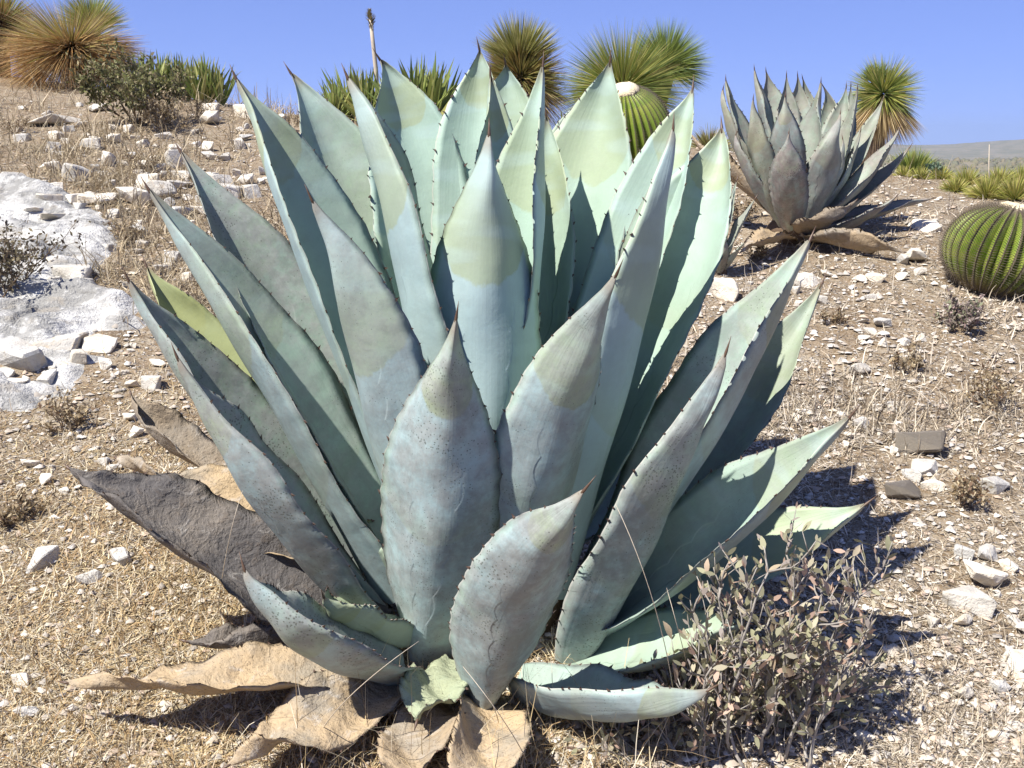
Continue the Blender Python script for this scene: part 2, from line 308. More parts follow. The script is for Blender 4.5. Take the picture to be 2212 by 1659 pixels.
# ------------------------------------------------------------------ agaves
WS = [0, .04, .10, .20, .30, .42, .54, .64, .72, .80, .88, .94, 1.0]
WV = [.40, .54, .70, .88, .98, 1.0, .94, .81, .65, .445, .24, .115, .028]
def leaf_geometry(base, mid, tip, width, axis, roll=0, fold=.6, thick=.027, nteeth=20, seed=0, tipfold=1.15, lift=.35, rough=0.0, dead=False, ns=84, nu=13, refdir=None, wprof=None):
    """one leaf through three points: V, F, side, uv, margins (two lists), end frame"""
    base, mid, tip = Vector(base), Vector(mid), Vector(tip)
    ctl = mid*2 - (base+tip)*.5
    rs = np.random.default_rng(seed+5); ph = rs.random(8)*6.28
    us = np.linspace(-1, 1, nu); V = []; side = []; uv = []; ML = []; MR = []
    ring = 2*nu-2; frame = None
    for i in range(ns):
        s = i/(ns-1); s2 = s
        C = base*(1-s2)**2 + ctl*2*s2*(1-s2) + tip*s2*s2
        T = ((ctl-base)*(1-s2) + (tip-ctl)*s2).normalized()
        ref = Vector(refdir) if refdir is not None else Vector((axis[0], axis[1], C.z+lift)) - C
        N = ref - T*ref.dot(T); N.normalize(); B = T.cross(N).normalized()
        a = R(roll) + (0 if not dead else .25*math.sin(s*5+ph[0]))
        N, B = N*math.cos(a)+B*math.sin(a), B*math.cos(a)-N*math.sin(a)
        hw = .5*width*np.interp(s, wprof[0] if wprof else WS, wprof[1] if wprof else WV)
        al = fold + (tipfold-fold)*max(0, (s-.55)/.45)**1.5 + .25*max(0, 1-s/.18)*(1 if not dead else 0)
        t0 = min(thick*(1.5-1.25*s), hw*.75) if not dead else min(thick, hw*.4)
        # cross-section: rounded V
        ph_ = al*np.tanh(2.2*us)/np.tanh(2.2); du = us[1]-us[0]
        cx = np.concatenate([[0], np.cumsum((np.cos(ph_[1:])+np.cos(ph_[:-1]))*.5*du)]); cz = np.concatenate([[0], np.cumsum((np.sin(ph_[1:])+np.sin(ph_[:-1]))*.5*du)])
        cx = cx-cx[nu//2]; cz = cz-cz[nu//2]
        wl = 1+.016*math.sin(s*nteeth*2*math.pi*.5*2)*(1 if s < .85 else 0); wr = wl
        und = [.004*math.sin(3.1*s*6+ph[1])+.003*math.sin(11*s+ph[2]), .004*math.sin(2.7*s*6+ph[3])+.003*math.sin(13*s+ph[4])]
        if dead or rough:
            k = max(rough, 1.0 if dead else 0)
            und = [k*(.014*math.sin(9*s+ph[1])+.006*math.sin(21*s+ph[2])+.0035*math.sin(61*s+ph[5])), k*(.014*math.sin(8*s+ph[3])+.006*math.sin(19*s+ph[4])+.0035*math.sin(57*s+ph[6]))]
        top = []
        for k in range(nu):
            e = abs(us[k])**3; w_ = und[0] if us[k] < 0 else und[1]
            mid_b = .0035*math.sin(9*s+2.5*us[k]+ph[5]) + .002*math.sin(23*s+5*us[k]+ph[6])
            if dead: mid_b *= 2
            x = cx[k]*hw*(1+(wl-1)*abs(us[k])**9); z = cz[k]*hw + e*w_*min(1, hw/.04) + mid_b*min(1, hw/.05)
            top.append((x, z))
        for k in range(nu):
            V.append(C + B*top[k][0] + N*top[k][1]); side.append(1.0); uv.append((us[k]*.5+.5, s))
        for k in range(nu-2, 0, -1):
            t = t0*(1-abs(us[k])**1.45)**.9 + min(.0012, hw*.1)
            # the outer face is rounder than the channel
            V.append(C + B*top[k][0] + N*(top[k][1]-t)); side.append(0.0); uv.append((us[k]*.5+.5, s))
        ML.append((C + B*top[0][0]+N*top[0][1], -B*math.cos(ph_[0])+N*math.sin(ph_[-1]), T, hw)); MR.append((C+B*top[-1][0]+N*top[-1][1], B*math.cos(ph_[-1])+N*math.sin(ph_[-1]), T, hw))
        frame = (C, T, N, B, hw, t0)
    i, j = np.meshgrid(np.arange(ns-1), np.arange(ring), indexing='ij'); j2 = (j+1) % ring
    F = np.stack([i*ring+j, i*ring+j2, (i+1)*ring+j2, (i+1)*ring+j], -1).reshape(-1, 4)
    return np.array([tuple(v) for v in V]), F, np.array(side), np.array(uv), ML, MR, frame
def add_leaf(parent, geo, mat, age=0., yel=0., name='leaf', spine=.038, nteeth=20, tooth=.0072, teeth=True, label=None, seed=0):
    V, F, side, uv, ML, MR, fr = geo
    o = link(name, mesh(name, V, F, True, {'side': side}, uv), mat, parent); o.color = (age, yel, 0, 1)
    if label: o['label'] = label
    rs = np.random.default_rng(seed+99)
    if spine:
        C, T, N, B, hw, t0 = fr; r0 = max(hw*.8, .0032)
        P = [C-T*.012-N*t0*.3, C+T*.004-N*t0*.3, C+T*spine*.5-N*t0*.2, C+T*spine]
        v, f = tubes([(P, [r0*.8, r0*1.0, r0*.55, .0004])], 7)
        link('terminal_spine', mesh('terminal_spine', v, f), M['spine'], o)
    if teeth:
        TV = []; TF = []; n = len(ML)
        for mg in (ML, MR):
            for k in range(nteeth):
                s = .06 + .80*(k+.25+.5*rs.random())/nteeth; p, out, T, hw = mg[int(s*(n-1))]
                L = tooth*(.6+.7*rs.random())*(1.15-.5*abs(s-.45)); b = len(TV); hook = (.55*T if rs.random() < .75 else -.3*T)
                wd = L*.38; nn = out.cross(T).normalized()*L*.16; q0 = p-out*.0015
                TV += [q0-T*wd+nn, q0+T*wd+nn, q0+T*wd-nn, q0-T*wd-nn, q0+out*L*.6+hook*L*.15+T*wd*.3, q0+out*L+hook*L]
                TF += [(b, b+1, b+4), (b+1, b+2, b+4), (b+2, b+3, b+4), (b+3, b, b+4), (b, b+4, b+5), (b+3, b+5, b+4), (b+1, b+5, b+4)]
        tag(link('teeth', mesh('teeth', TV, TF, False), M['teeth'], o), kind='stuff')
    return o
AX = Vector((-.07, 2.40, 0))
# tip (px,py,depth)  middle  base  width roll fold age yellow
LEAVES = [
 ((985,690,1.98),(942,1065,2.06),(915,1440,2.22),.305,0,.60,.75,0),
 ((1260,1060,1.72),(1128,1275,1.82),(1040,1520,2.05),.24,0,.62,.85,0),
 ((1330,595,1.95),(1205,950,2.08),(1110,1360,2.26),.28,0,.64,.62,0),
 ((1566,765,2.0),(1425,1090,2.04),(1235,1420,2.2),.26,8,.62,.85,0),
 ((1748,520,2.3),(1560,870,2.26),(1270,1330,2.32),.32,24,.78,.6,0),
 ((1774,615,2.55),(1590,920,2.48),(1270,1290,2.42),.28,30,.7,.5,.15),
 ((1833,903,2.02),(1575,1145,2.1),(1220,1400,2.27),.28,34,.72,.35,0),
 ((1868,1090,2.2),(1620,1220,2.22),(1230,1360,2.33),.26,32,.6,.2,.25),
 ((1610,1340,2.0),(1450,1400,2.04),(1180,1440,2.2),.23,25,.5,.2,.1),
 ((1530,1490,1.80),(1320,1535,1.86),(1110,1470,2.12),.22,12,.85,.5,0),
 ((530,1232,1.82),(660,1385,1.88),(880,1450,2.12),.26,-18,.70,.85,0),
 ((385,775,2.05),(560,1065,2.1),(810,1350,2.25),.28,-14,.78,.9,0),
 ((280,608,2.25),(480,915,2.28),(815,1310,2.32),.29,-17,.85,.85,0),
 ((318,578,2.6),(480,820,2.55),(830,1220,2.5),.24,-20,.6,.2,.75),
 ((324,412,2.35),(575,815,2.34),(855,1290,2.33),.34,-15,.85,.5,0),
 ((392,330,2.6),(590,690,2.52),(870,1230,2.42),.32,-20,.72,.85,0),
 ((512,172,2.5),(680,570,2.48),(910,1180,2.42),.35,-15,.80,.25,0),
 ((630,160,2.75),(765,500,2.68),(930,1150,2.5),.32,-22,.66,.35,0),
 ((676,435,2.12),(795,790,2.18),(920,1330,2.3),.285,0,.62,.5,0),
 ((753,170,2.4),(868,560,2.38),(985,1200,2.38),.335,0,.64,.15,0),
 ((822,130,2.8),(897,420,2.75),(990,1100,2.52),.31,-10,.62,.05,0),
 ((1056,292,2.3),(1052,690,2.28),(1050,1230,2.33),.345,0,.85,.12,0),
 ((1036,110,2.8),(1046,400,2.74),(1035,1100,2.5),.29,-26,.76,.1,0),
 ((1060,165,2.62),(1062,480,2.58),(1045,1120,2.46),.20,38,.7,.1,0),
 ((1092,140,2.9),(1090,400,2.85),(1060,1080,2.55),.27,0,.5,.1,.08),
 ((1172,145,2.5),(1142,540,2.46),(1090,1180,2.40),.27,0,.8,.05,0),
 ((1180,250,2.7),(1180,560,2.65),(1110,1100,2.5),.24,0,.6,.1,.1),
 ((1318,135,2.8),(1268,440,2.74),(1130,1080,2.52),.33,8,.55,.1,.06),
 ((1267,218,2.95),(1216,450,2.9),(1120,1080,2.56),.25,0,.6,.4,0),
 ((1496,192,2.65),(1405,490,2.58),(1160,1120,2.46),.24,22,.66,.1,0),
 ((1453,280,2.25),(1370,690,2.25),(1190,1280,2.32),.29,14,.75,.15,0),
 ((1559,278,2.6),(1475,590,2.5),(1215,1180,2.42),.34,30,.72,.15,.05),
 ((1690,760,2.75),(1500,950,2.68),(1200,1180,2.5),.24,20,.6,.5,0),
 ((600,600,2.85),(700,800,2.75),(900,1150,2.55),.24,-10,.6,.4,.1),
 ((700,1290,2.0),(760,1330,2.08),(900,1370,2.2),.16,0,.6,.3,.35),
 ((760,1120,2.35),(800,1180,2.32),(930,1300,2.3),.20,0,.5,.2,.35),
]
DEAD = [  # tip middle base width roll fold dark green
 ((283,852,2.72),(420,1000,2.62),(780,1200,2.48),.22,-10,.8,.55,0),
 ((250,988,2.5),(400,1060,2.42),(780,1220,2.4),.13,0,.6,.35,0),
 ((150,1012,2.15),(395,1165,2.14),(820,1370,2.25),.30,-34,.62,.97,0),
 ((340,1050,2.42),(540,1110,2.38),(820,1270,2.34),.29,-20,.3,.12,0),
 ((140,1474,1.95),(455,1480,1.95),(830,1420,2.15),.20,-22,.5,.12,0),
 ((490,1655,1.78),(670,1565,1.88),(880,1465,2.1),.19,-25,.4,.15,0),
 ((985,1770,1.64),(1045,1630,1.80),(1045,1500,2.08),.18,-15,.7,.05,0),
 ((860,1740,1.68),(905,1610,1.84),(970,1490,2.1),.17,10,.5,.3,0),
 ((900,1560,1.86),(930,1500,1.95),(985,1430,2.15),.14,0,.4,.1,.7),
 ((400,1385,2.12),(560,1400,2.14),(830,1390,2.25),.15,0,.9,.9,0),
]
def big_agave():
    root = empty('agave', (AX.x, AX.y, g1(AX.x, AX.y)))
    tag(root, 'huge blue-grey agave rosette with toothed leaves filling the foreground', 'agave')
    inv = Matrix.Translation(-root.location); LP = lambda t: inv @ at(*t)
    ax = (0, 0)
    for i, (t, m, b, wd, roll, fold, age, yel) in enumerate(LEAVES):
        small = wd < .21
        g = leaf_geometry(LP(b), LP(m), LP(t), wd, ax, roll, fold, seed=i, nteeth=17)
        add_leaf(root, g, M['leaf'], age, yel, nteeth=17, seed=i)
    for i, (t, m, b, wd, roll, fold, dk, gr) in enumerate(DEAD):
        g = leaf_geometry(LP(b), LP(m), LP(t), wd, ax, roll, fold, thick=.006, seed=50+i, dead=True, tipfold=1.3)
        add_leaf(root, g, M['dead'], dk, gr, 'dead_leaf', spine=.02, teeth=(i != 3), nteeth=14, tooth=.006, seed=i)
    # the short stem the leaves grow from
    n = 20; V = []; F = []
    prof = [(.10, -.12), (.19, -.02), (.21, .06), (.17, .14), (.10, .22), (.03, .27)]
    for r, z in prof:
        for k in range(n):
            a = 2*math.pi*k/n; V.append((r*math.cos(a), r*math.sin(a), z))
    for i in range(len(prof)-1):
        for k in range(n): F.append((i*n+k, i*n+(k+1) % n, (i+1)*n+(k+1) % n, (i+1)*n+k))
    F.append(tuple((len(prof)-1)*n+k for k in range(n)))
    link('stem', mesh('stem', V, F), M['stem'], root)
    return root
big_agave()
# ------------------------------------------------------------------ the agave behind, and its pups
def rosette(root, ax, leaves, mat, nteeth=14, dead=()):
    inv = Matrix.Translation(-root.location); LP = lambda t: inv @ at(*t); a2 = inv @ Vector(ax)
    for i, (t, m, b, wd, roll, fold, age, yel) in enumerate(leaves):
        g = leaf_geometry(LP(b), LP(m), LP(t), wd, (a2.x, a2.y), roll, fold, thick=.10*wd, seed=200+i+int(t[0]), nteeth=nteeth, ns=44, nu=9)
        add_leaf(root, g, mat, age, yel, nteeth=nteeth, tooth=.0085, spine=.03, seed=i)
    for i, (t, m, b, wd, roll, fold, dk, gr) in enumerate(dead):
        g = leaf_geometry(LP(b), LP(m), LP(t), wd, (a2.x, a2.y), roll, fold, thick=.005, seed=300+i, dead=True, ns=44, nu=9, tipfold=1.3)
        add_leaf(root, g, M['dead'], dk, gr, 'dead_leaf', spine=.015, nteeth=10, tooth=.006, seed=i)
def stump(root, r):
    n = 14; V = []; F = []; prof = [(.6, -.35), (1, -.1), (1.05, .25), (.7, .7), (.2, 1.0)]
    for q_, z in prof:
        for k in range(n):
            a = 2*math.pi*k/n; V.append((r*q_*math.cos(a), r*q_*math.sin(a), r*z))
    for i in range(len(prof)-1):
        for k in range(n): F.append((i*n+k, i*n+(k+1) % n, (i+1)*n+(k+1) % n, (i+1)*n+k))
    F.append(tuple((len(prof)-1)*n+k for k in range(n))); link('stem', mesh('stem', V, F), M['stem'], root)
D2 = ground(1725, 512).y; A2 = at(1725, 500, D2); A2.z = g1(A2.x, D2)
ag2 = empty('agave', A2); tag(ag2, 'greyish green agave with purple-brown tips standing upslope behind the huge one', 'agave')
def L2(tx, ty, mx, my, bx, by, dt, dm, w_, roll=0, fold=.55, age=.6, yel=0): return ((tx, ty, D2+dt), (mx, my, D2+dm), (bx, by, D2+(.05 if dt > 0 else -.08)), w_*.80, roll, fold, age, yel)
rosette(ag2, A2, [
 L2(1562,192,1583,300,1680,470,-.05,-.06,.22,-10,.6,.7,.1), L2(1568,172,1600,290,1690,460,.12,.1,.22,-20,.6,.7),
 L2(1627,214,1637,340,1690,485,-.25,-.22,.24,0,.55,.7,.15), L2(1630,150,1655,280,1705,450,.12,.1,.27,0,.5,.6),
 L2(1655,155,1672,260,1710,440,.35,.3,.25,-15,.6,.6), L2(1699,163,1700,280,1715,440,.3,.25,.22,0,.6,.6),
 L2(1696,208,1695,330,1710,490,-.28,-.25,.27,0,.5,.7), L2(1723,164,1725,280,1725,440,.35,.3,.27,0,.5,.5),
 L2(1734,170,1742,280,1730,440,.4,.35,.24,0,.5,.5), L2(1773,178,1760,300,1735,470,.0,.0,.30,0,.55,.5),
 L2(1778,186,1790,290,1740,440,.3,.28,.22,10,.6,.5), L2(1828,188,1805,300,1745,450,.25,.2,.24,15,.6,.5),
 L2(1838,186,1815,310,1745,450,.35,.3,.22,20,.6,.5), L2(1852,192,1820,330,1745,460,.0,.0,.26,10,.6,.5),
 L2(1908,213,1848,340,1750,460,.15,.1,.23,20,.6,.5), L2(1815,245,1785,370,1730,500,-.25,-.24,.30,0,.5,.6),
 L2(1820,300,1805,390,1735,490,-.12,-.14,.22,10,.6,.5), L2(1859,282,1820,390,1745,480,-.05,-.08,.20,15,.7,.5),
 L2(1943,278,1868,390,1750,490,-.05,-.1,.24,20,.65,.7), L2(1965,318,1880,410,1755,495,-.02,-.05,.2,25,.65,.8),
 L2(1704,288,1700,390,1708,510,-.42,-.36,.27,0,.5,1.0), L2(1590,290,1610,370,1690,480,-.15,-.15,.2,-15,.6,.8),
 L2(2015,428,1900,460,1760,500,.05,.0,.2,15,.6,.9), L2(1935,425,1850,480,1745,505,-.2,-.2,.22,15,.5,.9),
], M['leaf_far'], 14, dead=[
 ((1850,432,D2-.35),(1780,490,D2-.33),(1725,505,D2-.08),.26,10,.6,.6,0), ((1905,528,D2-.45),(1820,520,D2-.4),(1735,515,D2-.1),.2,0,.5,.55,0),
 ((1600,545,D2-.55),(1650,525,D2-.4),(1710,512,D2-.1),.2,0,.5,.2,0), ((1540,290,D2+.1),(1585,380,D2+.05),(1690,480,D2),.16,-10,.8,.4,0),
 ((1490,285,D2+.2),(1560,370,D2+.1),(1690,475,D2),.14,-10,.8,.4,0), ((1955,545,D2-.5),(1850,530,D2-.45),(1740,520,D2-.1),.18,0,.5,.3,0)])
stump(ag2, .17)
D3 = ground(1553, 592).y
PUPB = at(1553, 590, D3); PUPB.z = g1(PUPB.x, D3)
pup = empty('agave', PUPB); tag(pup, 'young slim agave pup on the slope between the two large agaves', 'agave')
rosette(pup, PUPB, [((1574,396,D3),(1560,490,D3-.03),(1552,580,D3),.085,0,.6,.4,0), ((1592,388,D3+.05),(1572,480,D3),(1555,575,D3),.08,10,.6,.4,0),
 ((1632,428,D3),(1588,510,D3-.02),(1560,580,D3),.09,15,.6,.5,0), ((1571,500,D3-.12),(1558,550,D3-.1),(1553,590,D3-.02),.09,0,.5,1,.1),
 ((1530,440,D3+.02),(1540,510,D3),(1550,580,D3),.08,-10,.6,.5,0), ((1610,520,D3-.08),(1585,555,D3-.06),(1560,588,D3),.07,10,.6,.6,.1)], M['leaf_far'], 8)
stump(pup, .04)
# ------------------------------------------------------------------ barrel cacti
def barrel(label, base, rad, hgt, ribs, tilt, taz, sk=1.0):
    root = empty('barrel_cactus', base); tag(root, label, 'cactus')
    root.rotation_euler = Quaternion(Vector((-math.sin(taz), math.cos(taz), 0)), 0).to_euler(); root.rotation_euler = (Quaternion((math.cos(taz+math.pi/2), math.sin(taz+math.pi/2), 0), tilt)).to_euler()
    n = 26; V = []; F = []; uv = []; m = 9; ha = math.pi/ribs
    prof = []
    for i in range(n):
        s = i/(n-1); th = -1.05+s*(math.pi/2+1.05-.10)
        prof.append((rad*max(math.cos(th), .02)**.9*(1 if th > 0 else (1-.16*(th/1.05)**2)), hgt*.5*(math.sin(th)+.86)/.93*1.0, s))
    for r, z, s in prof:
        for k in range(m):
            f = k/(m-1)*2-1; a = f*ha; rr = r*(1-.16*abs(f)**1.3*min(1, r/(rad*.5)))
            V.append((rr*math.cos(a), rr*math.sin(a), z)); uv.append((k/(m-1), s))
    for i in range(n-1):
        for k in range(m-1): F.append((i*m+k, i*m+k+1, (i+1)*m+k+1, (i+1)*m+k))
    me = mesh('rib', V, F, True, None, uv); me.materials.append(M['rib'])
    SV = []; SF = []; rs = random.Random(5)
    acc = 0; last = None; sp = []
    for i in range(n-1):
        r, z, s = prof[i]; r2, z2, _ = prof[i+1]; L = math.hypot(r2-r, z2-z); k = int(L/.017)+1
        for j in range(k):
            f = j/k; sp.append((Vector((r+(r2-r)*f, 0, z+(z2-z)*f)), Vector((z2-z, 0, r-r2)).normalized(), Vector((r2-r, 0, z2-z)).normalized()))
    for p, nrm, tan in sp[2:]:
        for (dy, dt) in ((-1, .35), (1, .35), (0, 1.0), (0, -.9)):
            d = (nrm*.55 + Vector((0, dy, 0))*.8 + tan*dt*.6); d.normalize(); L = rad*.13*sk*(.8+.5*rs.random()); w_ = rad*.0075*sk
            sd = d.cross(nrm); sd = sd.normalized()*w_ if sd.length > 1e-4 else Vector((0, w_, 0)); b = len(SV); q0 = p-nrm*.001
            SV += [q0-sd, q0+sd, q0+d*L, q0+nrm*w_*1.5]; SF += [(b, b+1, b+2), (b+1, b+3, b+2), (b+3, b, b+2)]
    sm = mesh('spines', SV, SF, False); sm.materials.append(M['cspine'])
    for k in range(ribs):
        o = link('rib', me, None, root); o.rotation_euler = (0, 0, 2*math.pi*k/ribs)
        c = link('spines', sm, None, o); c['kind'] = 'stuff'
    zt = prof[-1][1]; rt = prof[-1][0]
    V = []; F = []; nn = 22; pr = [(rt*2.6, zt-.035*rad/.25), (rt*2.5, zt+.004), (rt*1.6, zt+.022*rad/.25), (rt*.6, zt+.026*rad/.25)]; rs2 = random.Random(3)
    for r, z in pr:
        for k in range(nn): a = 2*math.pi*k/nn; j = 1+.1*rs2.uniform(-1, 1); V.append((r*j*math.cos(a), r*j*math.sin(a), z+.006*rs2.uniform(-1, 1)))
    for i in range(3):
        for k in range(nn): F.append((i*nn+k, i*nn+(k+1) % nn, (i+1)*nn+(k+1) % nn, (i+1)*nn+k))
    F.append(tuple(3*nn+k for k in range(nn))); link('wool', mesh('wool', V, F), M['wool'], root)
    return root
b1 = ground(1362, 372); barrel('tall ribbed barrel cactus with woolly top standing behind the huge agave', b1-Vector((0, 0, .04)), pxm(b1)*96, pxm(b1)*196, 34, R(22), R(250), .6)
b2 = ground(2128, 618); barrel('squat green barrel cactus with dark spines beside dry purple scrub', b2-Vector((0, 0, .03)), pxm(b2)*118, pxm(b2)*182, 32, R(15), R(-12))
# ------------------------------------------------------------------ grass trees, tufts, sword-leaved clumps
def tuft_mesh(n, L, w_, elmin, elmax, seed, cols, droop=.25, start=.06, bias=1.0, seg=4, stiff=.0):
    rs = np.random.default_rng(seed)
    az = rs.random(n)*2*np.pi; se = np.sin(np.radians(elmin))+(np.sin(np.radians(elmax))-np.sin(np.radians(elmin)))*rs.random(n)**bias
    ce = np.sqrt(1-se**2); d = np.stack([np.cos(az)*ce, np.sin(az)*ce, se], -1)
    l = L*(.72+.4*rs.random(n)); s = np.linspace(0, 1, seg+1)
    P = d[:, None]*(start+l[:, None, None]*s[None, :, None])
    P[:, :, 2] -= (droop*l*(.4+.9*rs.random(n))*ce)[:, None]*(s[None]**2)
    sd = np.cross(d, rs.normal(size=(n, 3))); sd /= np.linalg.norm(sd, axis=1)[:, None]
    W = sd[:, None]*(w_*.5*(1-.93*s**1.3))[None, :, None]
    c = np.array(cols)[rs.integers(0, len(cols), n)]*(.75+.5*rs.random((n, 1)))
    return ribbons(P, W, c, seg)
GRN = [(.13, .175, .03), (.20, .235, .05), (.17, .21, .07), (.10, .14, .04)]; YEL = [(.31, .29, .08), (.24, .25, .06), (.36, .30, .12)]
TAN = [(.32, .25, .13), (.39, .31, .18), (.24, .175, .085)]; ORG = [(.30, .17, .065), (.37, .24, .10), (.20, .11, .045), (.34, .25, .12)]
def grass_tree(label, base, heads, trunk_r=.09, name='grass_tree', cat='grass tree', group=None):
    """heads: list of (offset, list of (part, n, L, w, elmin, elmax, cols, droop, bias))"""
    root = empty(name, base); tag(root, label, cat, group)
    V, F = tubes([([(0, 0, -.1), Vector(off)*.55, Vector(off)], [trunk_r*1.25, trunk_r, trunk_r*.85]) for off, _ in heads], 9)
    link('trunk', mesh('trunk', V, F), M['bark'], root)
    for hi, (off, layers) in enumerate(heads):
        for li, (part, n, L, w_, e0, e1, cols, dr, bias) in enumerate(layers):
            v, f, c = tuft_mesh(int(n*2.4), L, w_*.62, e0, e1, 17*hi+5*li+len(label), [tuple(1.35*q_ for q_ in k) for k in cols], dr, bias=bias)
            o = link(part, mesh(part, v, f, False, {'tone': c}), M['blade'], root, off); o['kind'] = 'stuff'
    return root
def sp(px, py, d): p = at(px, py, d); return p
def gbase(px, d): p = at(px, 300, d); p.z = g1(p.x, d); return p
def offs(base, px, py, d=None): return at(px, py, d or base.y)-base
b = gbase(180, 11.4); m_ = pxm(b)
grass_tree('big shaggy grass tree with rust-brown dead leaves and a greenish top on the ridge', b, [
 (offs(b, 155, 112), [('dead_skirt', 1500, m_*150, .016, -35, 22, ORG, .22, 1.0), ('crown', 800, m_*135, .014, -12, 60, YEL+TAN+[(.3, .2, .08)], .12, 1.0)]),
 (offs(b, 198, 62, 11.7), [('crown', 450, m_*75, .013, 5, 90, GRN+YEL, .05, .8)])], .12)
b = gbase(8, 12.0); m_ = pxm(b)
grass_tree('dark brown shaggy grass tree behind the rust-brown one', b, [(offs(b, 0, 60), [('dead_skirt', 900, m_*85, .016, -50, 40, [(.14, .08, .04), (.2, .12, .06), (.1, .06, .03)], .25, 1.0), ('crown', 400, m_*80, .014, 20, 85, ORG+GRN, .1, 1.0)])], .12)
b = gbase(1122, 9.2); m_ = pxm(b)
grass_tree('stout grass tree with tan thatch and spiky olive crown on the ridge', b, [
 (offs(b, 1125, 172), [('dead_skirt', 700, m_*110, .014, -85, -15, TAN+[(.2, .14, .06)], .15, 1.0), ('crown', 950, m_*92, .015, -25, 60, [(.17, .17, .05), (.24, .2, .07), (.2, .13, .05)], .1, 1.0)]),
 (offs(b, 1122, 140), [('crown', 420, m_*92, .018, 20, 88, [(.16, .16, .05), (.22, .22, .07), (.30, .27, .12)], .02, .9)])], .13)
b = gbase(1375, 9.0); m_ = pxm(b)
grass_tree('two-headed bright green grass tree behind the tall barrel cactus', b, [
 (offs(b, 1345, 200), [('crown', 1300, m_*135, .011, -15, 80, GRN+YEL, .10, 1.0), ('dead_skirt', 350, m_*110, .012, -60, -10, TAN, .25, 1.0)]),
 (offs(b, 1436, 146, 9.3), [('crown', 1100, m_*90, .011, -30, 90, GRN, .08, .9)])], .12)
b = gbase(1885, 8.9); m_ = pxm(b)
grass_tree('slim grass tree with hanging straw skirt and starburst crown behind the grey agave', b, [
 (offs(b, 1908, 204), [('crown', 620, m_*72, .011, -35, 80, GRN+YEL, .10, 1.0), ('dead_skirt', 520, m_*98, .013, -88, -35, TAN+[(.3, .2, .09)], .10, 1.0)]),
 (offs(b, 1893, 180, 9.0), [('crown', 160, m_*32, .011, 20, 90, GRN, .0, .8)])], .07)
def tuft(label, px, py, d, L, n, cols, e0=20, e1=88, w_=.010, droop=.12, group=None, cat='grass tuft', name='grass_tuft'):
    b = at(px, py, d) if d else ground(px, py); b.z = g1(b.x, b.y)-.02
    root = empty(name, b); tag(root, label, cat, group); m_ = pxm(b)
    v, f, c = tuft_mesh(int(n*1.8), m_*L, w_*.75, e0, e1, int(px+py), [tuple(1.3*q_ for q_ in k) for k in cols], droop, start=.01)
    tag(link('blades', mesh('blades', v, f, False, {'tone': c}), M['blade'], root), kind='stuff')
    return root
tuft('small olive grass tree tuft on the ridge between tall barrel cactus and grey agave', 1535, 290, 8.2, 58, 420, [(.15, .15, .05), (.2, .19, .07)]+TAN[:1], 0, 85, .012)
tuft('bright green upright grass tuft at the edge of the slope below the starburst grass tree', 1972, 385, 7.4, 66, 420, GRN+YEL[:1], 35, 88, .011, .05)
for i, (px, py, d, L, n) in enumerate([(2085,425,7.0,45,260), (2130,440,6.6,55,360), (2190,450,6.5,62,420), (2060,440,6.8,38,220), (2030,420,7.2,35,200), (2205,415,7.1,50,260), (2155,420,7.0,45,240), (1985,412,7.2,32,180), (1950,405,7.3,28,160)]):
    tuft('yellow-green grass tuft in the belt of tufts behind the squat barrel cactus', px, py, d, L, n, YEL+[(.22, .24, .06)], 15, 85, .011, .15, 'yellow-green tufts behind the squat barrel cactus')
# sword-leaved clumps: each leaf its own piece
def sword_mesh():
    V = []; F = []; n = 7
    for i in range(n):
        s = i/(n-1); w_ = .5*(1-s**2.2)*(.75+.5*s*(1-s)*2)+.004; z = s; x = .06*s*s
        V += [(x-.2*w_*.12, -w_*.1, z), (x+.025*(1-s), 0, z), (x-.2*w_*.12, w_*.1, z)]
    for i in range(n-1): F += [(3*i, 3*i+1, 3*i+4, 3*i+3), (3*i+1, 3*i+2, 3*i+5, 3*i+4)]
    me = mesh('leaf', V, F, True); me.materials.append(M['sword']); return me
SW = sword_mesh()
def sword_clump(label, heads, d, Lpx, n, seed, elmin=25, wscale=1.0):
    rs = random.Random(seed); base = gbase(sum(h[0] for h in heads)/len(heads), d)
    root = empty('sword_leaf_clump', base); tag(root, label, 'succulent clump'); m_ = pxm(base)
    for (px, py, sc) in heads:
        c = at(px, py, d+rs.uniform(-.2, .2)); c.z = g1(c.x, c.y)-.01
        for k in range(n):
            az = rs.random()*2*math.pi; el = R(elmin+(88-elmin)*rs.random()**.8); L = m_*Lpx*sc*rs.uniform(.75, 1.15)
            dr = Vector((math.cos(az)*math.cos(el), math.sin(az)*math.cos(el), math.sin(el)))
            o = link('leaf', SW, None, root); o.location = c-base+dr*.02
            q_ = dr.to_track_quat('Z', 'Y'); o.rotation_mode = 'QUATERNION'; o.rotation_quaternion = q_ @ Quaternion((0, 0, 1), rs.random()*6.28)
            o.scale = (L, L*wscale, L)
    V, F = tubes([([Vector((0, 0, -.12)), Vector((0, 0, .04))], [.12, .08])], 8); link('stem', mesh('stem', V, F), M['bark'], root)
sword_clump('long low clump of dark green sword-shaped leaves on the ridge beside the rust-brown tree', [(330,165,1), (352,168,1), (378,172,1), (402,176,1), (428,182,1), (450,188,1), (478,196,.85), (305,160,1)], 10.1, 92, 36, 1, 42, 1.0)
sword_clump('clump of green sword-shaped leaves at the foot of the tall flower stalk', [(755,222,1.0), (790,224,1.0), (722,218,.75), (830,226,1.0)], 9.2, 112, 50, 2, 30)
sword_clump('dense yellow-green clump of sword-shaped leaves sprawling above the broken white stones', [(895,255,1.1), (945,258,1.05), (862,245,.95), (925,262,1.15)], 8.8, 132, 60, 3, 8)
